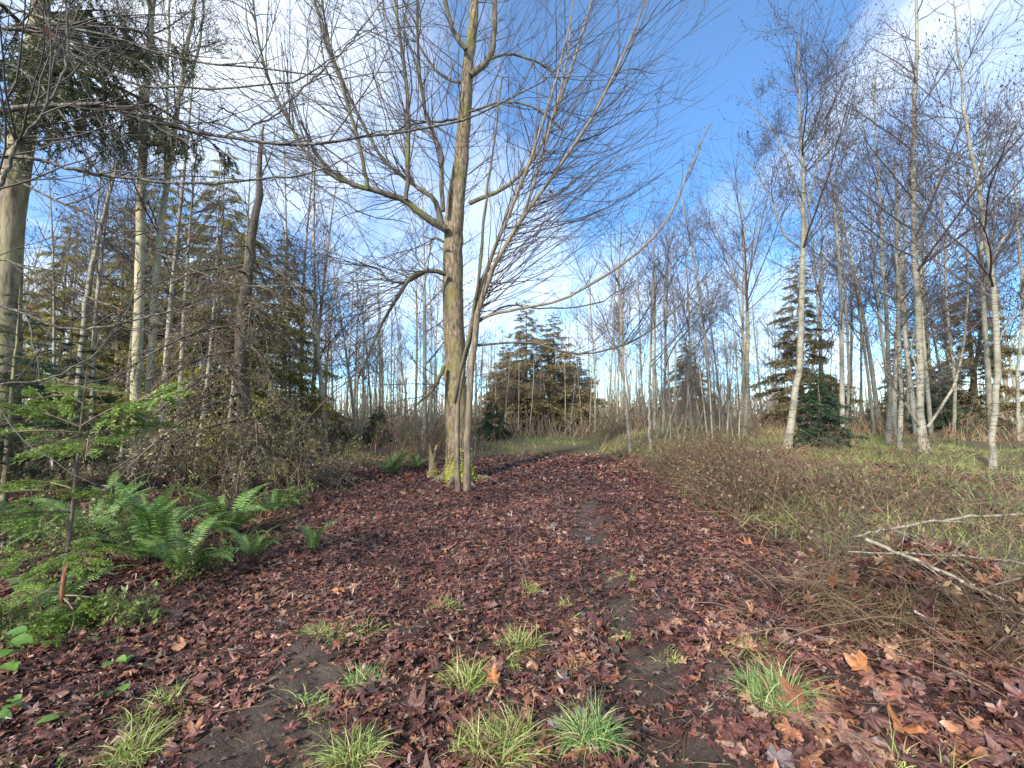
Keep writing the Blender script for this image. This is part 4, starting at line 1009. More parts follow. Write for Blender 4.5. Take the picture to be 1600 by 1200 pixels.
fern(gp(40, 850), 14, 0.8, 'sword fern in the shade at the left picture edge', 8)
fern(gp(285, 900), 14, 0.7, 'sword fern overlapping the right foot of the largest fern', 10, (0.0, 0.9))
fern(gp(150, 850), 16, 0.9, 'sword fern just behind the sapling, left of the largest fern', 11)
fern(gp(430, 800), 12, 0.7, 'sword fern at the margin behind the small drooping fern', 12)
fern(gp(180, 805), 12, 0.8, 'shaded sword fern behind the largest fern, below the grey trunks', 9)

# ------------------------------------------------------------------ bright conifer sapling
def spray_mesh(rng, dens=1.0):
    g = Geo(); K = 8; t = np.linspace(0, 1, K)
    P = np.stack([t, 0.04 * np.sin(4 * t), 0.10 * np.sin(2.2 * t) - 0.16 * t ** 2], -1)
    g.tubes(P, 0.010 * (1 - 0.8 * t), 4, 1)
    tw = int(22 * dens); S, D, r, tt, _ = spawn(rng, P[None], np.full((1, K), .01), tw, 0.15, 0.98, 0.9, 0.1)
    sg = np.where(np.arange(tw) % 2 == 0, 1, -1); D = nrm(np.stack([np.full(tw, 0.75), sg * 0.8, rng.normal(-0.05, 0.08, tw)], -1))
    Q = grow(rng, S, D, 0.42 * (1.1 - tt) * rng.uniform(0.6, 1.1, tw) + 0.05, 5, 0.06, -0.04); g.tubes(Q, taper(np.full(tw, 0.005), 5, 0.4), 3, 1)
    n2 = tw * 3; S, D, r, _, pl = spawn(rng, Q, np.full((tw, 5), .004), n2, 0.15, 0.95, 0.7, 0.1); D[:, 2] *= 0.25
    Q2 = grow(rng, S, nrm(D), rng.uniform(0.25, 0.5, n2) * pl, 5, 0.05, -0.03)
    A = np.concatenate([Q, Q2]); n = int(2200 * dens)
    S, D, r, _, _ = spawn(rng, A, np.full(A.shape[:2], .003), n, 0.02, 1, 0.95, 0.12); D[:, 2] *= 0.35; D = nrm(D)
    side = nrm(np.cross(D, np.array([0, 0, 1.0]) + rng.normal(0, .35, (n, 3)))); l = rng.uniform(0.7, 1.2, n)[:, None] * 0.042; w = 0.0095
    V = np.stack([S - side * w * .35, S + D * l * .5 - side * w * .5, S + D * l, S + D * l * .5 + side * w * .5], 1)
    g.add(V.reshape(-1, 3), np.arange(n * 4).reshape(-1, 4), 0)
    return g.mesh('spray', [M['sapling'], M['bramble']])
def sapling():
    rng = np.random.default_rng(41); sp = [spray_mesh(rng) for _ in range(4)]
    b = gp(92, 972); d = b[1]
    root = empty('conifer_sapling', b, 'bright yellow-green conifer sapling with rubbed orange bark near its foot', 'sapling')
    pts = [(90, 978), (97, 925), (106, 860), (114, 790), (120, 730), (127, 660), (134, 600), (136, 575)]
    P = px_line(pts, d, 24); R = px_rad([8, 7, 6, 5, 4.5, 3.5, 2.5, 1.2], d, 24)
    g = Geo(); g.tubes(P, R, 8, 0, 0.04); trk = part('trunk', g, M['dead_bark'], root)
    g = Geo(); Q = px_line([(95, 950), (98, 925), (102, 895), (106, 872)], d - 0.007, 10); g.tubes(Q, px_rad([1.5, 6.0, 5.2, 1.0], d, 10), 8, 0, 0.10); part('rubbed_bark', g, M['raw_wood'], root, under=trk)
    S = [(131, 632, 0.4, 0.55), (131, 632, 2.9, 0.6), (130, 645, -1.2, 0.5), (130, 640, 1.5, 0.5), (128, 665, -0.2, 0.72), (128, 668, 3.4, 0.72), (127, 676, -2.2, 0.55), (127, 682, 0.9, 0.6), (126, 690, -0.8, 0.6), (125, 690, 2.4, 0.6),
         (118, 765, 3.0, 0.62), (118, 770, -2.4, 0.55), (117, 780, -0.5, 0.45), (114, 800, 3.6, 0.5), (108, 850, 0.0, 0.55), (108, 855, -0.7, 0.5), (107, 862, -1.8, 0.45), (107, 866, 2.8, 0.5),
         (100, 930, -0.2, 0.62), (100, 935, -0.75, 0.6), (99, 940, -1.4, 0.5), (98, 945, 0.35, 0.5), (98, 945, -2.4, 0.5), (96, 955, -0.5, 0.7), (100, 925, 3.0, 0.5), (134, 604, 0.2, 0.28), (134, 606, 2.3, 0.28), (134, 604, -1.9, 0.25)]
    for (px, py, yaw, L) in S:
        p = at(px, py, d) - b
        mw = Matrix.Translation(Vector(p)) @ Euler((rng.normal(0, .32), rng.normal(0.0, .2) + (0.22 if py > 840 else 0), yaw + rng.normal(0, .15)), 'XYZ').to_matrix().to_4x4() @ Matrix.Scale(L * rng.uniform(1.05, 1.3), 4)
        link('spray', sp[rng.integers(0, 4)], root, mw)
sapling()

# ------------------------------------------------------------------ understorey shrubs on the left, bare shrubs on the right
def leaf_quads(g, rng, S, D, l, w, mat):
    n = len(S); D = nrm(D); side = nrm(np.cross(D, rng.normal(0, 1, (n, 3)) * [.4, .4, .4] + [0, 0, 1]))
    V = np.stack([S, S + D * l * .45 - side * w * .5, S + D * l, S + D * l * .45 + side * w * .5], 1)
    g.add(V.reshape(-1, 3), np.arange(n * 4).reshape(-1, 4), mat)
def shrub(p, hgt, wid, stems, label, cat='shrub', group=None, seed=0, leaf=0, leaf_mat='under_leaf', r=0.008, lean=0.5, name='understorey_shrub', subs=5, wig=0.12, up=0.02, leaf_s=0.06):
    rng = np.random.default_rng(1300 + seed); p = np.asarray(p, float)
    root = empty(name, p, label, cat, group)
    S = p + np.stack([rng.normal(0, wid * .22, stems), rng.normal(0, wid * .22, stems), np.zeros(stems)], -1); S[:, 2] = height(S[:, 0], S[:, 1]) - .02
    D = nrm(np.stack([rng.normal(0, lean, stems), rng.normal(0, lean, stems), np.ones(stems)], -1))
    P = grow(rng, S, D, hgt * rng.uniform(.6, 1.15, stems), 10, wig, up); R = taper(r * rng.uniform(.6, 1.3, stems), 10, .3)
    g = Geo(); g.tubes(P, R, 5); o = part('stems', g, M['bramble'], root); o['kind'] = 'stuff'
    n2 = stems * subs; S2, D2, r2, _, pl = spawn(rng, P, R, n2, .15, 1, .8, .25)
    P2 = grow(rng, S2, D2, rng.uniform(.2, .5, n2) * pl, 6, .14, up); R2 = taper(np.minimum(r2 * .7, r * .6), 6, .4); g = Geo(); g.tubes(P2, R2, 3)
    n3 = n2 * 2; S3, D3, r3, _, pl = spawn(rng, P2, R2, n3, .15, 1, .8, .25)
    P3 = grow(rng, S3, D3, rng.uniform(.3, .6, n3) * pl, 3, .15, 0); g.tubes(P3, taper(np.full(n3, r * .32), 3, .5), 3); part('twigs', g, M['bramble'], root)
    if leaf:
        A = P3; S4, D4, _, _, _ = spawn(rng, A, np.full(A.shape[:2], .003), leaf, 0, 1, .9, .3)
        g = Geo(); leaf_quads(g, rng, S4, D4 + rng.normal(0, .4, D4.shape), rng.uniform(.6, 1.3, leaf)[:, None] * leaf_s, rng.uniform(.6, 1.2, leaf)[:, None] * leaf_s * .5, 0); part('leaves', g, M[leaf_mat], root)
    return root
UG = 'shrubs under the left trees'
for k, (px, py, h, w, lf, lab) in enumerate([
    (250, 765, 1.9, 2.0, 2200, 'tangled olive shrub at the foot of the tall grey trunk pair'),
    (330, 770, 1.7, 1.8, 2200, 'tangled olive shrub left of the dead brown conifer'),
    (440, 775, 1.5, 1.8, 2000, 'twiggy olive shrub right of the dead brown conifer trunk'),
    (490, 745, 1.1, 1.4, 1400, 'low brown shrub where the litter meets the left wood'),
    (150, 775, 1.6, 1.8, 1600, 'shaded shrub behind the bright sapling'),
    (40, 780, 1.5, 1.8, 1400, 'shaded shrub at the left picture edge'),
    (550, 730, 0.7, 1.2, 900, 'brown twiggy shrub left of the stump'),
    (640, 715, 1.4, 1.6, 900, 'tall bare shrub close behind the maple')]):
    shrub(gp(px, py), h, w, 26, lab, group=UG, seed=k, leaf=lf, lean=.55)
for k, (px, py, h, w, lf, lab) in enumerate([
    (120, 868, .55, .7, 1100, 'low green bush between the sapling and the largest fern'),
    (300, 905, .32, .5, 700, 'small green bush at the right foot of the largest fern'),
    (20, 905, .6, .7, 1100, 'low green bush at the left edge behind the sapling'),
    (330, 800, .6, .9, 1100, 'olive bush behind the arching fern'),
    (450, 800, .45, .8, 900, 'low olive bush at the left margin of the leaf litter'),
    (30, 1000, .35, .5, 700, 'low green bush left of the sapling foot'),
    (200, 985, .28, .45, 600, 'low green bush right of the sapling foot')]):
    shrub(gp(px, py), h, w, 18, lab, group='low bushes on the left verge', seed=90 + k, leaf=lf, leaf_mat='verge_leaf', lean=.6, name='low_bush', r=.004, leaf_s=.045)
RG = 'bare shrubs on the right bank'
for k, (px, py, h, w, n, lab) in enumerate([
    (1300, 830, 1.0, .7, 9, 'thin dark upright shoots left of the fallen branches'),
    (1400, 800, 1.1, .9, 9, 'dark bare shoots rising behind the fallen branches'),
    (1190, 780, .9, .9, 12, 'brown bare bramble at the litter edge below the leaning alder'),
    (1510, 790, 1.0, 1.0, 10, 'bare brown shoots in front of the rightmost alder'),
    (1120, 745, .8, 1.0, 14, 'low russet bramble beside the trail edge'),
    (1320, 720, .9, 1.2, 16, 'russet bramble heap right of the small green fir'),
    (1420, 735, .8, 1.0, 12, 'russet bramble at the foot of the swollen alder'),
    (1060, 715, .7, 1.0, 14, 'russet bramble under the sapling thicket'),
    (1585, 800, 1.1, .9, 10, 'brown bramble at the right picture edge'),
    (1590, 700, 1.3, 1.4, 16, 'brown thicket behind the rightmost alder'),
    (1180, 712, .8, 1.2, 14, 'russet bramble left of the leaning alder foot')]):
    shrub(gp(px, py), h, w, n, lab, group=RG, seed=30 + k, leaf=120, leaf_mat='dead_leaf', lean=.35, name='bare_shrub', subs=3, r=.006, leaf_s=.05)
for k, (px, d, lab) in enumerate([(960, 22, 'golden brown shrub at the right end of the grassy crest'), (1120, 24, 'brown shrub among the saplings beyond the trail'), (1380, 24, 'brown shrub behind the slender alder'), (690, 18, 'grey-brown shrub behind the maple trunk'), (500, 18, 'brown shrub among thin alders left of the maple'), (1500, 22, 'brown shrub beyond the right hand trunks'), (420, 16, 'brown shrub beyond the dead conifer'), (610, 20, 'brown shrub beyond the stump'), (1240, 24, 'brown shrub beyond the leaning alder')]):
    shrub(gxd(px, d), 1.9, 3.0, 40, lab, group='shrubs beyond the clearing', seed=60 + k, leaf=500, leaf_mat='under_leaf', r=.011, subs=4, leaf_s=.1)

# ------------------------------------------------------------------ grass
def blades(rng, S, D, L, W, droop, K=4):
    """curved tapering blades; returns verts (N,2K-1,3) and faces"""
    n = len(S); d = nrm(D); side = nrm(np.cross(d, rng.normal(0, .5, (n, 3)) + [0, 0, .3])); V = []; p = S.copy()
    for k in range(K):
        w = W * (1 - (k / (K - 1)) ** 1.5)
        if k < K - 1: V += [p - side * w[:, None] * .5, p + side * w[:, None] * .5]
        else: V += [p]
        d = nrm(d - np.array([0, 0, 1.0]) * droop[:, None]); p = p + d * (L / (K - 1))[:, None]
    V = np.stack(V, 1); m = 2 * K - 1
    q = np.array([[2 * k, 2 * k + 1, 2 * k + 3, 2 * k + 2] for k in range(K - 2)]); t = np.array([[2 * K - 4, 2 * K - 3, 2 * K - 2]])
    off = np.arange(n)[:, None, None] * m
    return V.reshape(-1, 3), (off + q[None]).reshape(-1, 4), (off + t[None]).reshape(-1, 3)
def add_blades(g, rng, S, D, L, W, droop, K=4, mat=0):
    V, q, t = blades(rng, S, D, L, W, droop, K); b = g.n; g.add(V, q, mat); g.f.append((t + b, mat))
def tuft(px, py, w, h, n, label, mat='grass', dry=.25, seed=0, flat=0.0, lean=(0, 0)):
    rng = np.random.default_rng(1700 + seed); c = gp(px, py); d = c[1]; rx = w * .5 * d / FPX; H = h * d / FPX * 1.15
    root = empty('grass_tuft', c, label, 'grass', 'grass tufts in the leaf litter')
    sub = rng.normal(0, rx * .36, (5, 2)); tilt = rng.normal(0, .5, (5, 2)); tall = rng.uniform(.65, 1.2, 5)
    def mk(nn, m, nm, hs):
        kc = rng.integers(0, len(sub), nn)
        a = rng.uniform(0, 6.28, nn); rr = np.sqrt(rng.uniform(0, 1, nn)) * rx * .40
        S = np.stack([c[0] + sub[kc, 0] + rr * np.cos(a), c[1] + sub[kc, 1] + rr * np.sin(a) * .8, np.zeros(nn)], -1); S[:, 2] = height(S[:, 0], S[:, 1]) - .005
        out = rr / (rx + 1e-6)
        D = np.stack([np.cos(a) * (.15 + .9 * out + flat) + rng.normal(0, .45, nn) + tilt[kc, 0], np.sin(a) * (.15 + .9 * out + flat) + rng.normal(0, .45, nn) + tilt[kc, 1], np.ones(nn)], -1)
        g = Geo(); add_blades(g, rng, S, D, H * hs * tall[kc] * rng.uniform(.5, 1.4, nn), rng.uniform(.004, .0075, nn), rng.uniform(.2, .75, nn), 5)
        o = part(nm, g, M[m], root); o['kind'] = 'stuff'
    mk(int(n * (1 - dry)), mat, 'green_blades', 1.0)
    if dry > 0: mk(int(n * dry) + 3, 'dry_grass', 'dry_blades', .9)
TU = [(252, 1108, 95, 48, 160, 'flattened yellow-green grass tuft below the ferns at lower left', 'grass', .15),
 (205, 1170, 100, 75, 240, 'large bright grass tuft at the bottom left, nearest the corner', 'grass', .2),
 (60, 1195, 70, 45, 40, 'sparse grass blades in the bottom left corner', 'grass_blue', .3),
 (563, 1068, 62, 55, 130, 'blue-green grass tuft right of the bare soil hump', 'grass_blue', .1),
 (735, 1072, 72, 62, 190, 'upright green grass tuft in the middle foreground', 'grass', .12),
 (818, 1018, 95, 46, 230, 'yellowish round grass tuft behind the upright green tuft', 'grass', .3),
 (570, 1175, 110, 80, 260, 'wide spiky grass tuft at the bottom, left of centre', 'grass', .15),
 (782, 1172, 135, 95, 380, 'largest golden-green grass tuft at the bottom centre', 'grass', .4),
 (922, 1148, 95, 90, 270, 'tall pale green grass tuft right of the largest golden one', 'grass_blue', .12),
 (1215, 1095, 150, 90, 330, 'long blue-green grass clump among big leaves at lower right', 'grass_blue', .35),
 (1395, 1190, 130, 70, 40, 'few long arching grass blades at the bottom right', 'grass', .3),
 (520, 982, 90, 28, 120, 'grass fringe on top of the bare soil hump, left half', 'grass', .35),
 (575, 985, 80, 30, 110, 'grass fringe on top of the bare soil hump, right half', 'grass', .4),
 (697, 947, 50, 24, 90, 'small green tuft alone uphill of the soil hump', 'grass', .1),
 (822, 923, 50, 26, 100, 'small yellow tuft in the middle of the litter', 'grass', .25),
 (881, 942, 38, 18, 70, 'tiny green tuft right of the small yellow tuft', 'grass', .1),
 (905, 968, 60, 18, 70, 'thin grass patch left of the wheel rut', 'grass', .45),
 (945, 972, 60, 22, 80, 'thin yellow grass patch crossing the wheel rut', 'grass', .45),
 (958, 1000, 26, 18, 50, 'tiny bright tuft at the edge of the puddle', 'grass', .05),
 (978, 992, 18, 14, 36, 'tiniest bright sprout right of the puddle', 'grass', .05),
 (1050, 1022, 50, 26, 60, 'thin yellow-green tuft on the mud right of the rut', 'grass', .3),
 (905, 1050, 50, 24, 60, 'thin tuft at the left lip of the rut', 'grass', .4),
 (1165, 1008, 100, 40, 130, 'mossy yellow-green tuft below the brush mound', 'grass', .3),
 (996, 905, 30, 16, 60, 'small tuft far up the right of the rut', 'grass', .1),
 (958, 905, 30, 12, 40, 'faint low tuft beside the small tuft up the rut', 'grass', .3),
 (1000, 1000, 40, 16, 40, 'scattered short grass on the mud beyond the puddle', 'grass', .5),
 (480, 1110, 90, 36, 90, 'dark flattened grass at the foot of the soil hump', 'grass_blue', .5)]
for k, (px, py, w, h, n, lab, mt, dr) in enumerate(TU): tuft(px, py, w * 1.0, h * .64, int(n * 4.6), lab, mt, dr, k)

def scatter_grass():
    rng = np.random.default_rng(71)
    def field(n, x0, x1, y0, y1, wf, Lr, Wr, mat, name, label, droop=(.1, .5), lean=.6, cat='grass', K=4):
        x = rng.uniform(x0, x1, n); y = rng.uniform(y0 ** .5, y1 ** .5, n) ** 2
        k = (rng.uniform(0, 1, n) < wf(x, y)) & (np.abs(x) < 1.2 * y + .6); x, y = x[k], y[k]; m = len(x)
        S = np.stack([x, y, height(x, y) - .01], -1); D = np.stack([rng.normal(0, lean, m), rng.normal(0, lean, m), np.ones(m)], -1)
        g = Geo(); add_blades(g, rng, S, D, rng.uniform(*Lr, m) * (.45 + .75 * np.clip(.7 + noise2(x, y, 2.3, 8, 33), 0, 2)), rng.uniform(*Wr, m), rng.uniform(*droop, m), K)
        o = link(name, g.mesh(name, M[mat])); tag(o, label, cat, kind='stuff')
    nz = lambda x, y: noise2(x, y, .75, 8, 30)
    field(120000, -5, 15, 2.6, 24, lambda x, y: np.clip(grass_w(x, y) * (.5 + .6 * nz(x, y)), 0, 1) * (.5 + .5 * sm(5, 8, y)), (.08, .28), (.006, .013), 'bank_grass', 'bank_grass', 'short green and tan grass covering the right bank and the crest', K=3)
    field(42000, 2.4, 13, 2.4, 17, lambda x, y: np.clip(sm(2.7, 3.5, x - .03 * y) * (1 - .6 * sm(5.5, 8, x)) * (.55 - .5 * nz(x, y)), 0, 1) * np.where((x > 2.9) & (x < 6) & (y > 3.2) & (y < 4.5), .35, 1), (.12, .45), (.005, .012), 'dry_grass', 'dead_grass', 'matted dead brown grass and stalks on the right bank', (.15, .7), .75, K=4)
    field(16000, -12, 24, 17, 40, lambda x, y: np.clip(.6 + .4 * nz(x, y), 0, 1) * (1 - np.exp(-((x - 2) / 3.0) ** 2) * (1 - sm(22, 27, y))), (.3, .8), (.015, .03), 'dry_grass', 'far_dry_grass', 'tall golden dry grass beyond the crest', (.03, .3), .35)
    field(26000, -12, -3.2, 5, 20, lambda x, y: np.clip(.3 + .4 * nz(x, y), 0, 1), (.12, .5), (.008, .02), 'under_leaf', 'left_ground_cover', 'dark green and brown low growth under the left trees', (.1, .6), .7, 'undergrowth')
scatter_grass()

def brush_mound():
    rng = np.random.default_rng(72); c = gz(3.35, 3.75); n = 7500
    x = c[0] + rng.normal(0, .75, n); y = c[1] + rng.normal(0, .40, n); k = x > 2.3 + .1 * np.abs(y - c[1]); x, y = x[k], y[k]; n = len(x)
    hgt = .22 * np.exp(-((x - c[0]) / .9) ** 2 - ((y - c[1]) / .5) ** 2)
    S = np.stack([x, y, height(x, y) + hgt * rng.uniform(0, 1, n)], -1)
    D = np.stack([rng.normal(-.2, .9, n), rng.normal(-.6, .6, n), rng.normal(.35, .5, n)], -1)
    g = Geo(); add_blades(g, rng, S, D, rng.uniform(.15, .5, n), rng.uniform(.003, .0065, n), rng.uniform(.15, .6, n), 4)
    o = link('dead_brush', g.mesh('dead_brush', M['dead_stem'])); tag(o, 'matted mound of dead straw and stalks under the fallen branches', 'brush', kind='stuff')
    m = 700; S = np.stack([c[0] + rng.normal(0, .7, m), c[1] + rng.normal(0, .4, m), np.zeros(m)], -1); S[:, 2] = height(S[:, 0], S[:, 1])
    D = np.stack([rng.normal(0, 1, m), rng.normal(-.2, .7, m), rng.uniform(.4, 1.6, m)], -1)
    P = grow(rng, S, D, rng.uniform(.3, .9, m), 8, .12, -.16); g = Geo(); g.tubes(P, taper(rng.uniform(.0018, .004, m), 8, .4), 3)
    o2 = part('stalks', g, M['bramble'], o) if False else link('stalks', g.mesh('stalks', M['bramble']), o); o2['kind'] = 'stuff'
    m = 260; q = rng.integers(0, n, m); g = Geo(); pos = np.stack([c[0] + rng.normal(0, .7, m), c[1] + rng.normal(-.1, .4, m), np.zeros(m)], -1)
    pos[:, 2] = height(pos[:, 0], pos[:, 1]) + .3 * np.exp(-((pos[:, 0] - c[0]) / .9) ** 2 - ((pos[:, 1] - c[1]) / .5) ** 2)
    ql, tri = leaves(rng, pos, rng.uniform(.05, .11, m), 2, .6, 1.8); add_leaves(g, ql, tri); o3 = link('caught_leaves', g.mesh('caught_leaves', M['litter'], False), o); o3['kind'] = 'stuff'
brush_mound()

def bracken():
    rng = np.random.default_rng(73); n = 8500
    y = rng.uniform(3.0 ** .5, 13 ** .5, n) ** 2; x = 3.05 + .045 * y + np.abs(rng.normal(0, 1.3, n)); k = (rng.uniform(0, 1, n) < np.clip(.55 - .6 * noise2(x, y, .75, 8, 30), .05, 1)) & (x < 1.2 * y + .4) & ~((x > 3.2) & (x < 6) & (y > 3.3) & (y < 4.5))
    x, y = x[k], y[k]; n = len(x)
    S = np.stack([x, y, height(x, y) - .02], -1); D = np.stack([rng.normal(-.15, .55, n), rng.normal(-.1, .5, n), np.ones(n)], -1)
    P = grow(rng, S, D, rng.uniform(.3, 1.0, n) * (.6 + .5 * np.clip(1 - noise2(x, y, 1.6, 8, 6), .2, 1.6)), 5, .12, -.16); R = taper(rng.lognormal(math.log(.003), .45, n), 5, .4); g = Geo(); g.tubes(P, R, 3, 0)
    m = n * 4; S2, D2, _, _, _ = spawn(rng, P, R, m, .3, 1, .9, .3); l = rng.uniform(.02, .07, m)[:, None]; leaf_quads(g, rng, S2, D2 + rng.normal(0, .4, D2.shape), l, l * rng.uniform(.3, .7, m)[:, None], 1)
    o = link('dead_bracken', g.mesh('dead_bracken', [M['bramble'], M['dead_stem']])); tag(o, 'tangle of russet dead bracken stems along the edge of the right bank', 'bracken', kind='stuff')
bracken()

def debris():
    rng = np.random.default_rng(74); n = 16000
    x = rng.uniform(-3.4, 3.2, n); y = rng.uniform(1.5 ** .5, 9 ** .5, n) ** 2; k = rng.uniform(0, 1, n) < np.clip(mud_w(x, y) * 1.2, 0, 1) * sm(0, .6, mud_w(x, y)); x, y = x[k], y[k]; n = len(x)
    g = Geo(); octa(g, np.stack([x, y, height(x, y) + .002], -1), np.minimum(rng.lognormal(math.log(.008), .5, n), .018), .7)
    o = link('soil_crumbs', g.mesh('soil_crumbs', M['soil_crumb'], False)); tag(o, 'crumbs and clods of brown soil in the bare muddy patches', 'soil', kind='stuff')
    n = 2600; x = rng.uniform(-4.5, 3.6, n); y = rng.uniform(1.5 ** .5, 11 ** .5, n) ** 2; S = np.stack([x, y, height(x, y) + .025], -1)
    P = grow(rng, S, np.stack([rng.normal(0, 1, n), rng.normal(0, 1, n), rng.normal(0, .1, n)], -1), rng.lognormal(math.log(.13), .5, n), 4, .15, 0); P[..., 2] = np.maximum(P[..., 2], height(P[..., 0], P[..., 1]) + .012)
    g = Geo(); g.tubes(P, taper(rng.uniform(.0012, .0032, n), 4, .5), 3); o = link('twig_debris', g.mesh('twig_debris', M['dead_stem'])); tag(o, 'small broken twigs and straw strewn through the leaf litter', 'twigs', kind='stuff')
debris()

# ------------------------------------------------------------------ fallen branches, sticks, stump, seedlings, single leaves
def stick(name, pts, w, label, group='fallen branches on the brush mound', mat='stick', side=(), fork=()):
    P = np.array([at(a, b, d) for a, b, d in pts]); n = 22; p = resample(P, n); dm = np.mean([q[2] for q in pts]); r = px_rad(w, dm, n) * .55
    rng = np.random.default_rng(int(pts[0][0])); p[1:-1] += rng.normal(0, .006, (n - 2, 3))
    b = p[0].copy(); root = empty(name, b, label, 'branch', group)
    g = Geo(); g.tubes(p, r, 8, 0, .05); part('stick', g, M[mat], root)
    S, D, rr, _, _ = spawn(rng, p[None], r[None], 7, .2, 1, .7, .2); Q = grow(rng, S, D, rng.uniform(.1, .45, 7), 6, .1, 0); 
    for i in range(7):
        g = Geo(); g.tubes(Q[i], taper(np.array([min(rr[i] * .6, .005)]), 6, .3)[0], 4); part('twig', g, M[mat], root)
stick('fallen_branch', [(1332, 838, 3.75), (1380, 828, 3.8), (1450, 816, 3.85), (1530, 807, 3.95), (1640, 802, 4.1)], [5, 6, 7, 7, 6], 'uppermost pale fallen branch, rising to the right picture edge')
stick('fallen_branch', [(1325, 862, 3.6), (1420, 866, 3.6), (1500, 869, 3.65), (1560, 876, 3.7), (1650, 888, 3.8)], [4, 5, 6, 6, 6], 'middle pale fallen branch lying nearly level')
stick('fallen_branch', [(1352, 842, 3.7), (1400, 862, 3.6), (1450, 884, 3.5), (1510, 912, 3.4), (1570, 938, 3.3)], [11, 11, 10, 9, 6], 'thickest mottled fallen branch sloping down to the right')
def ground_stick(a, b, w, label, mat='stick'):
    A, B = gp(*a), gp(*b); P = np.array([A + [0, 0, .03], .5 * (A + B) + [0, 0, .06], B + [0, 0, .04]]); p = resample(P, 12)
    root = empty('fallen_stick', A, label, 'stick', 'sticks lying on the ground'); g = Geo(); g.tubes(p, np.linspace(w, w * .5, 12), 6, 0, .05); part('shaft', g, M[mat], root)
    rng = np.random.default_rng(int(a[0])); S, D, rr, _, _ = spawn(rng, p[None], np.full((1, 12), w), 2, .3, .8, .6, .1)
    Q = grow(rng, S, D, rng.uniform(.12, .3, 2), 5, .08, 0)
    for i in range(2): g = Geo(); g.tubes(Q[i], np.linspace(w * .5, w * .2, 5), 4); part('side_twig', g, M[mat], root)
ground_stick((1045, 724), (1130, 752), .022, 'pale stick lying at the right edge of the trail')
ground_stick((752, 742), (785, 762), .02, 'grey stick lying right of the maple foot')
ground_stick((440, 745), (482, 790), .016, 'thin grey stick in the brown scrub left of the litter')
ground_stick((1250, 893), (1330, 880), .006, 'thin pale stalk at the left foot of the brush mound')
ground_stick((1095, 1130), (1165, 1072), .004, 'long straw stalk left of the blue-green grass clump')

def stump():
    b = gp(676, 746); d = b[1]; rng = np.random.default_rng(9)
    root = empty('stump', b, 'small broken mossy stump standing close left of the maple foot', 'stump')
    r = 7 * d / FPX; h = 42 * d / FPX; n = 16; a = np.arange(n) * 2 * math.pi / n; V = []; rings = 7
    for k in range(rings):
        t = k / (rings - 1); rad = r * (1.35 - .45 * min(1, t * 3)) * (1 + .06 * np.sin(3 * a + 1) + .05 * rng.normal(0, 1, n)); z = h * t * (1 + (0.16 * np.sin(2 * a + .5) + .10 * rng.normal(0, 1, n)) * (t > .9)) - .05 * (k == 0)
        V.append(np.stack([rad * np.cos(a), rad * np.sin(a), z], -1))
    V = np.concatenate(V + [[[0, 0, h * .82]]]); F = [[k * n + j, k * n + (j + 1) % n, (k + 1) * n + (j + 1) % n, (k + 1) * n + j] for k in range(rings - 1) for j in range(n)]
    g = Geo(); g.add(V, F); g.f.append((np.array([[(rings - 1) * n + j, (rings - 1) * n + (j + 1) % n, rings * n] for j in range(n)]), 0))
    link('trunk_section', g.mesh('trunk_section', M['stump_wood'], False), root)
    mg = Geo(); q = rng.uniform(0, 6.28, 90); hh = np.abs(rng.normal(0, .1, 90)); octa(mg, np.stack([1.25 * r * np.cos(q), 1.25 * r * np.sin(q), hh], -1), rng.uniform(.012, .03, 90), .8)
    o = link('moss', mg.mesh('moss', M['moss']), root); o['kind'] = 'stuff'
stump()

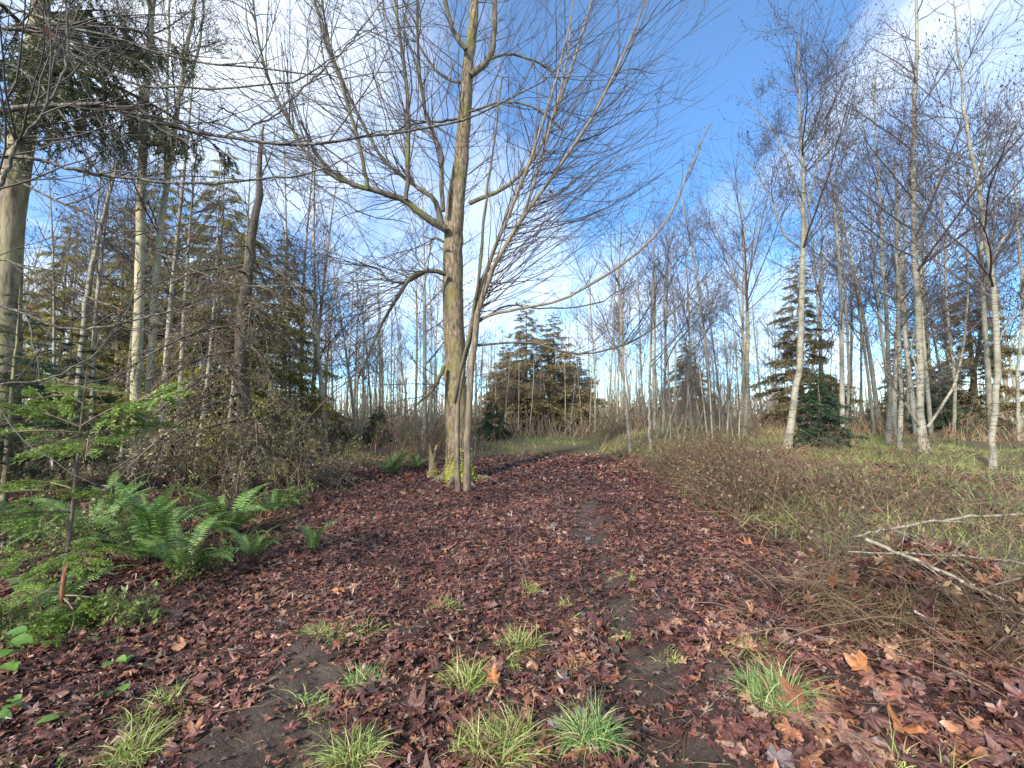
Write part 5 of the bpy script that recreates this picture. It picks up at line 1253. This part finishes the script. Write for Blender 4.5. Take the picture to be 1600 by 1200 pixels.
def ovate(rng):
    g = Geo(); n = 12; t = np.linspace(0, 1, 7); w = .34 * np.sin(math.pi * t ** .8) ** .8
    V = []; F = []
    for k in range(7): V += [[t[k], -w[k], .06 * w[k] * 4 - .25 * t[k] ** 2], [t[k], 0, -.25 * t[k] ** 2], [t[k], w[k], .06 * w[k] * 4 - .25 * t[k] ** 2]]
    for k in range(6):
        for j in (0, 1): F.append([3 * k + j, 3 * k + j + 1, 3 * k + 4 + j, 3 * k + 3 + j])
    g.add(np.array(V) + rng.normal(0, .012, (21, 3)), F); return g.mesh('leaf', M['salal'])
_or = np.random.default_rng(3); OV = [ovate(_or) for _ in range(3)]
def seedling(px, py, n, L, label, seed, h=.12):
    rng = np.random.default_rng(seed); c = gp(px, py); root = empty('broadleaf_seedling', c, label, 'seedling', 'broadleaf seedlings at lower left')
    for i in range(n):
        a = i * 2.4 + rng.normal(0, .4); z = h * rng.uniform(.3, 1); p = np.array([rng.normal(0, .03), rng.normal(0, .03), z])
        g = Geo(); g.tubes(resample(np.array([[0, 0, -.01], p * [.4, .4, .5], p]), 5), np.full(5, .0018), 4); st = link('stalk', g.mesh('stalk', M['bramble']), root)
        link('leaf', OV[i % 3], root, Matrix.Translation(Vector(p)) @ Euler((rng.normal(0, .3), rng.normal(-.1, .3), a)).to_matrix().to_4x4() @ Matrix.Scale(L * rng.uniform(.75, 1.15), 4))
seedling(22, 1050, 7, .11, 'tallest broadleaf seedling at the left picture edge', 1, .22)
seedling(22, 1110, 4, .09, 'low broadleaf seedling below the tallest one at the left edge', 2, .06)
seedling(163, 1095, 4, .09, 'broadleaf seedling right of the others, near the grass', 3, .06)
seedling(100, 1135, 3, .09, 'yellowish broadleaf seedling between grass tufts', 4, .05)
seedling(182, 1045, 3, .08, 'seedling under the lowest sapling spray', 5, .07)
seedling(1420, 985, 6, .05, 'small bramble seedling at the foot of the brush mound', 6, .12)
seedling(1010, 722, 5, .13, 'bright green seedling at the trail edge under the alders', 7, .2)
seedling(450, 815, 5, .08, 'pale green seedling behind the smallest fern', 8, .15)

def big_leaf(px, py, s, label, mat, seed, tilt=(0.3, 0)):
    rng = np.random.default_rng(seed); p = gp(px, py); root = empty('fallen_leaf', p, label, 'leaf', 'large fallen maple leaves')
    o = link('blade', nice_leaf(rng, mat, 'blade', False), root); o.scale = (s, s, s); o.rotation_euler = (tilt[0], tilt[1], rng.uniform(-.5, .5)); o.location = (0, 0, .05)
    g = Geo(); g.tubes(np.array([[0, 0, .05], [.02, -.3 * s, .06], [.05, -.75 * s, .05]]), np.array([.003, .0025, .002]), 4); link('stalk', g.mesh('stalk', M['bramble']), root)
big_leaf(1393, 920, .17, 'bright orange maple leaf caught on the brush mound', M['orange_leaf'], 1, (.9, .1))
big_leaf(1345, 1062, .13, 'tan upright maple leaf in the lower right litter', M['orange_leaf'], 2, (.6, .4))
big_leaf(1245, 1110, .13, 'red-brown maple leaf lying over the blue-green grass clump', M['dead_leaf'], 3, (.7, -.3))
big_leaf(530, 935, .09, 'single red maple leaf at the edge of the litter uphill of the soil hump', M['orange_leaf'], 4, (.2, 0))
big_leaf(1410, 1160, .15, 'large tan maple leaf near the bottom right corner', M['orange_leaf'], 5, (.2, .3))
big_leaf(770, 1075, .08, 'small orange leaf at the foot of the upright green tuft', M['orange_leaf'], 6, (.8, .1))
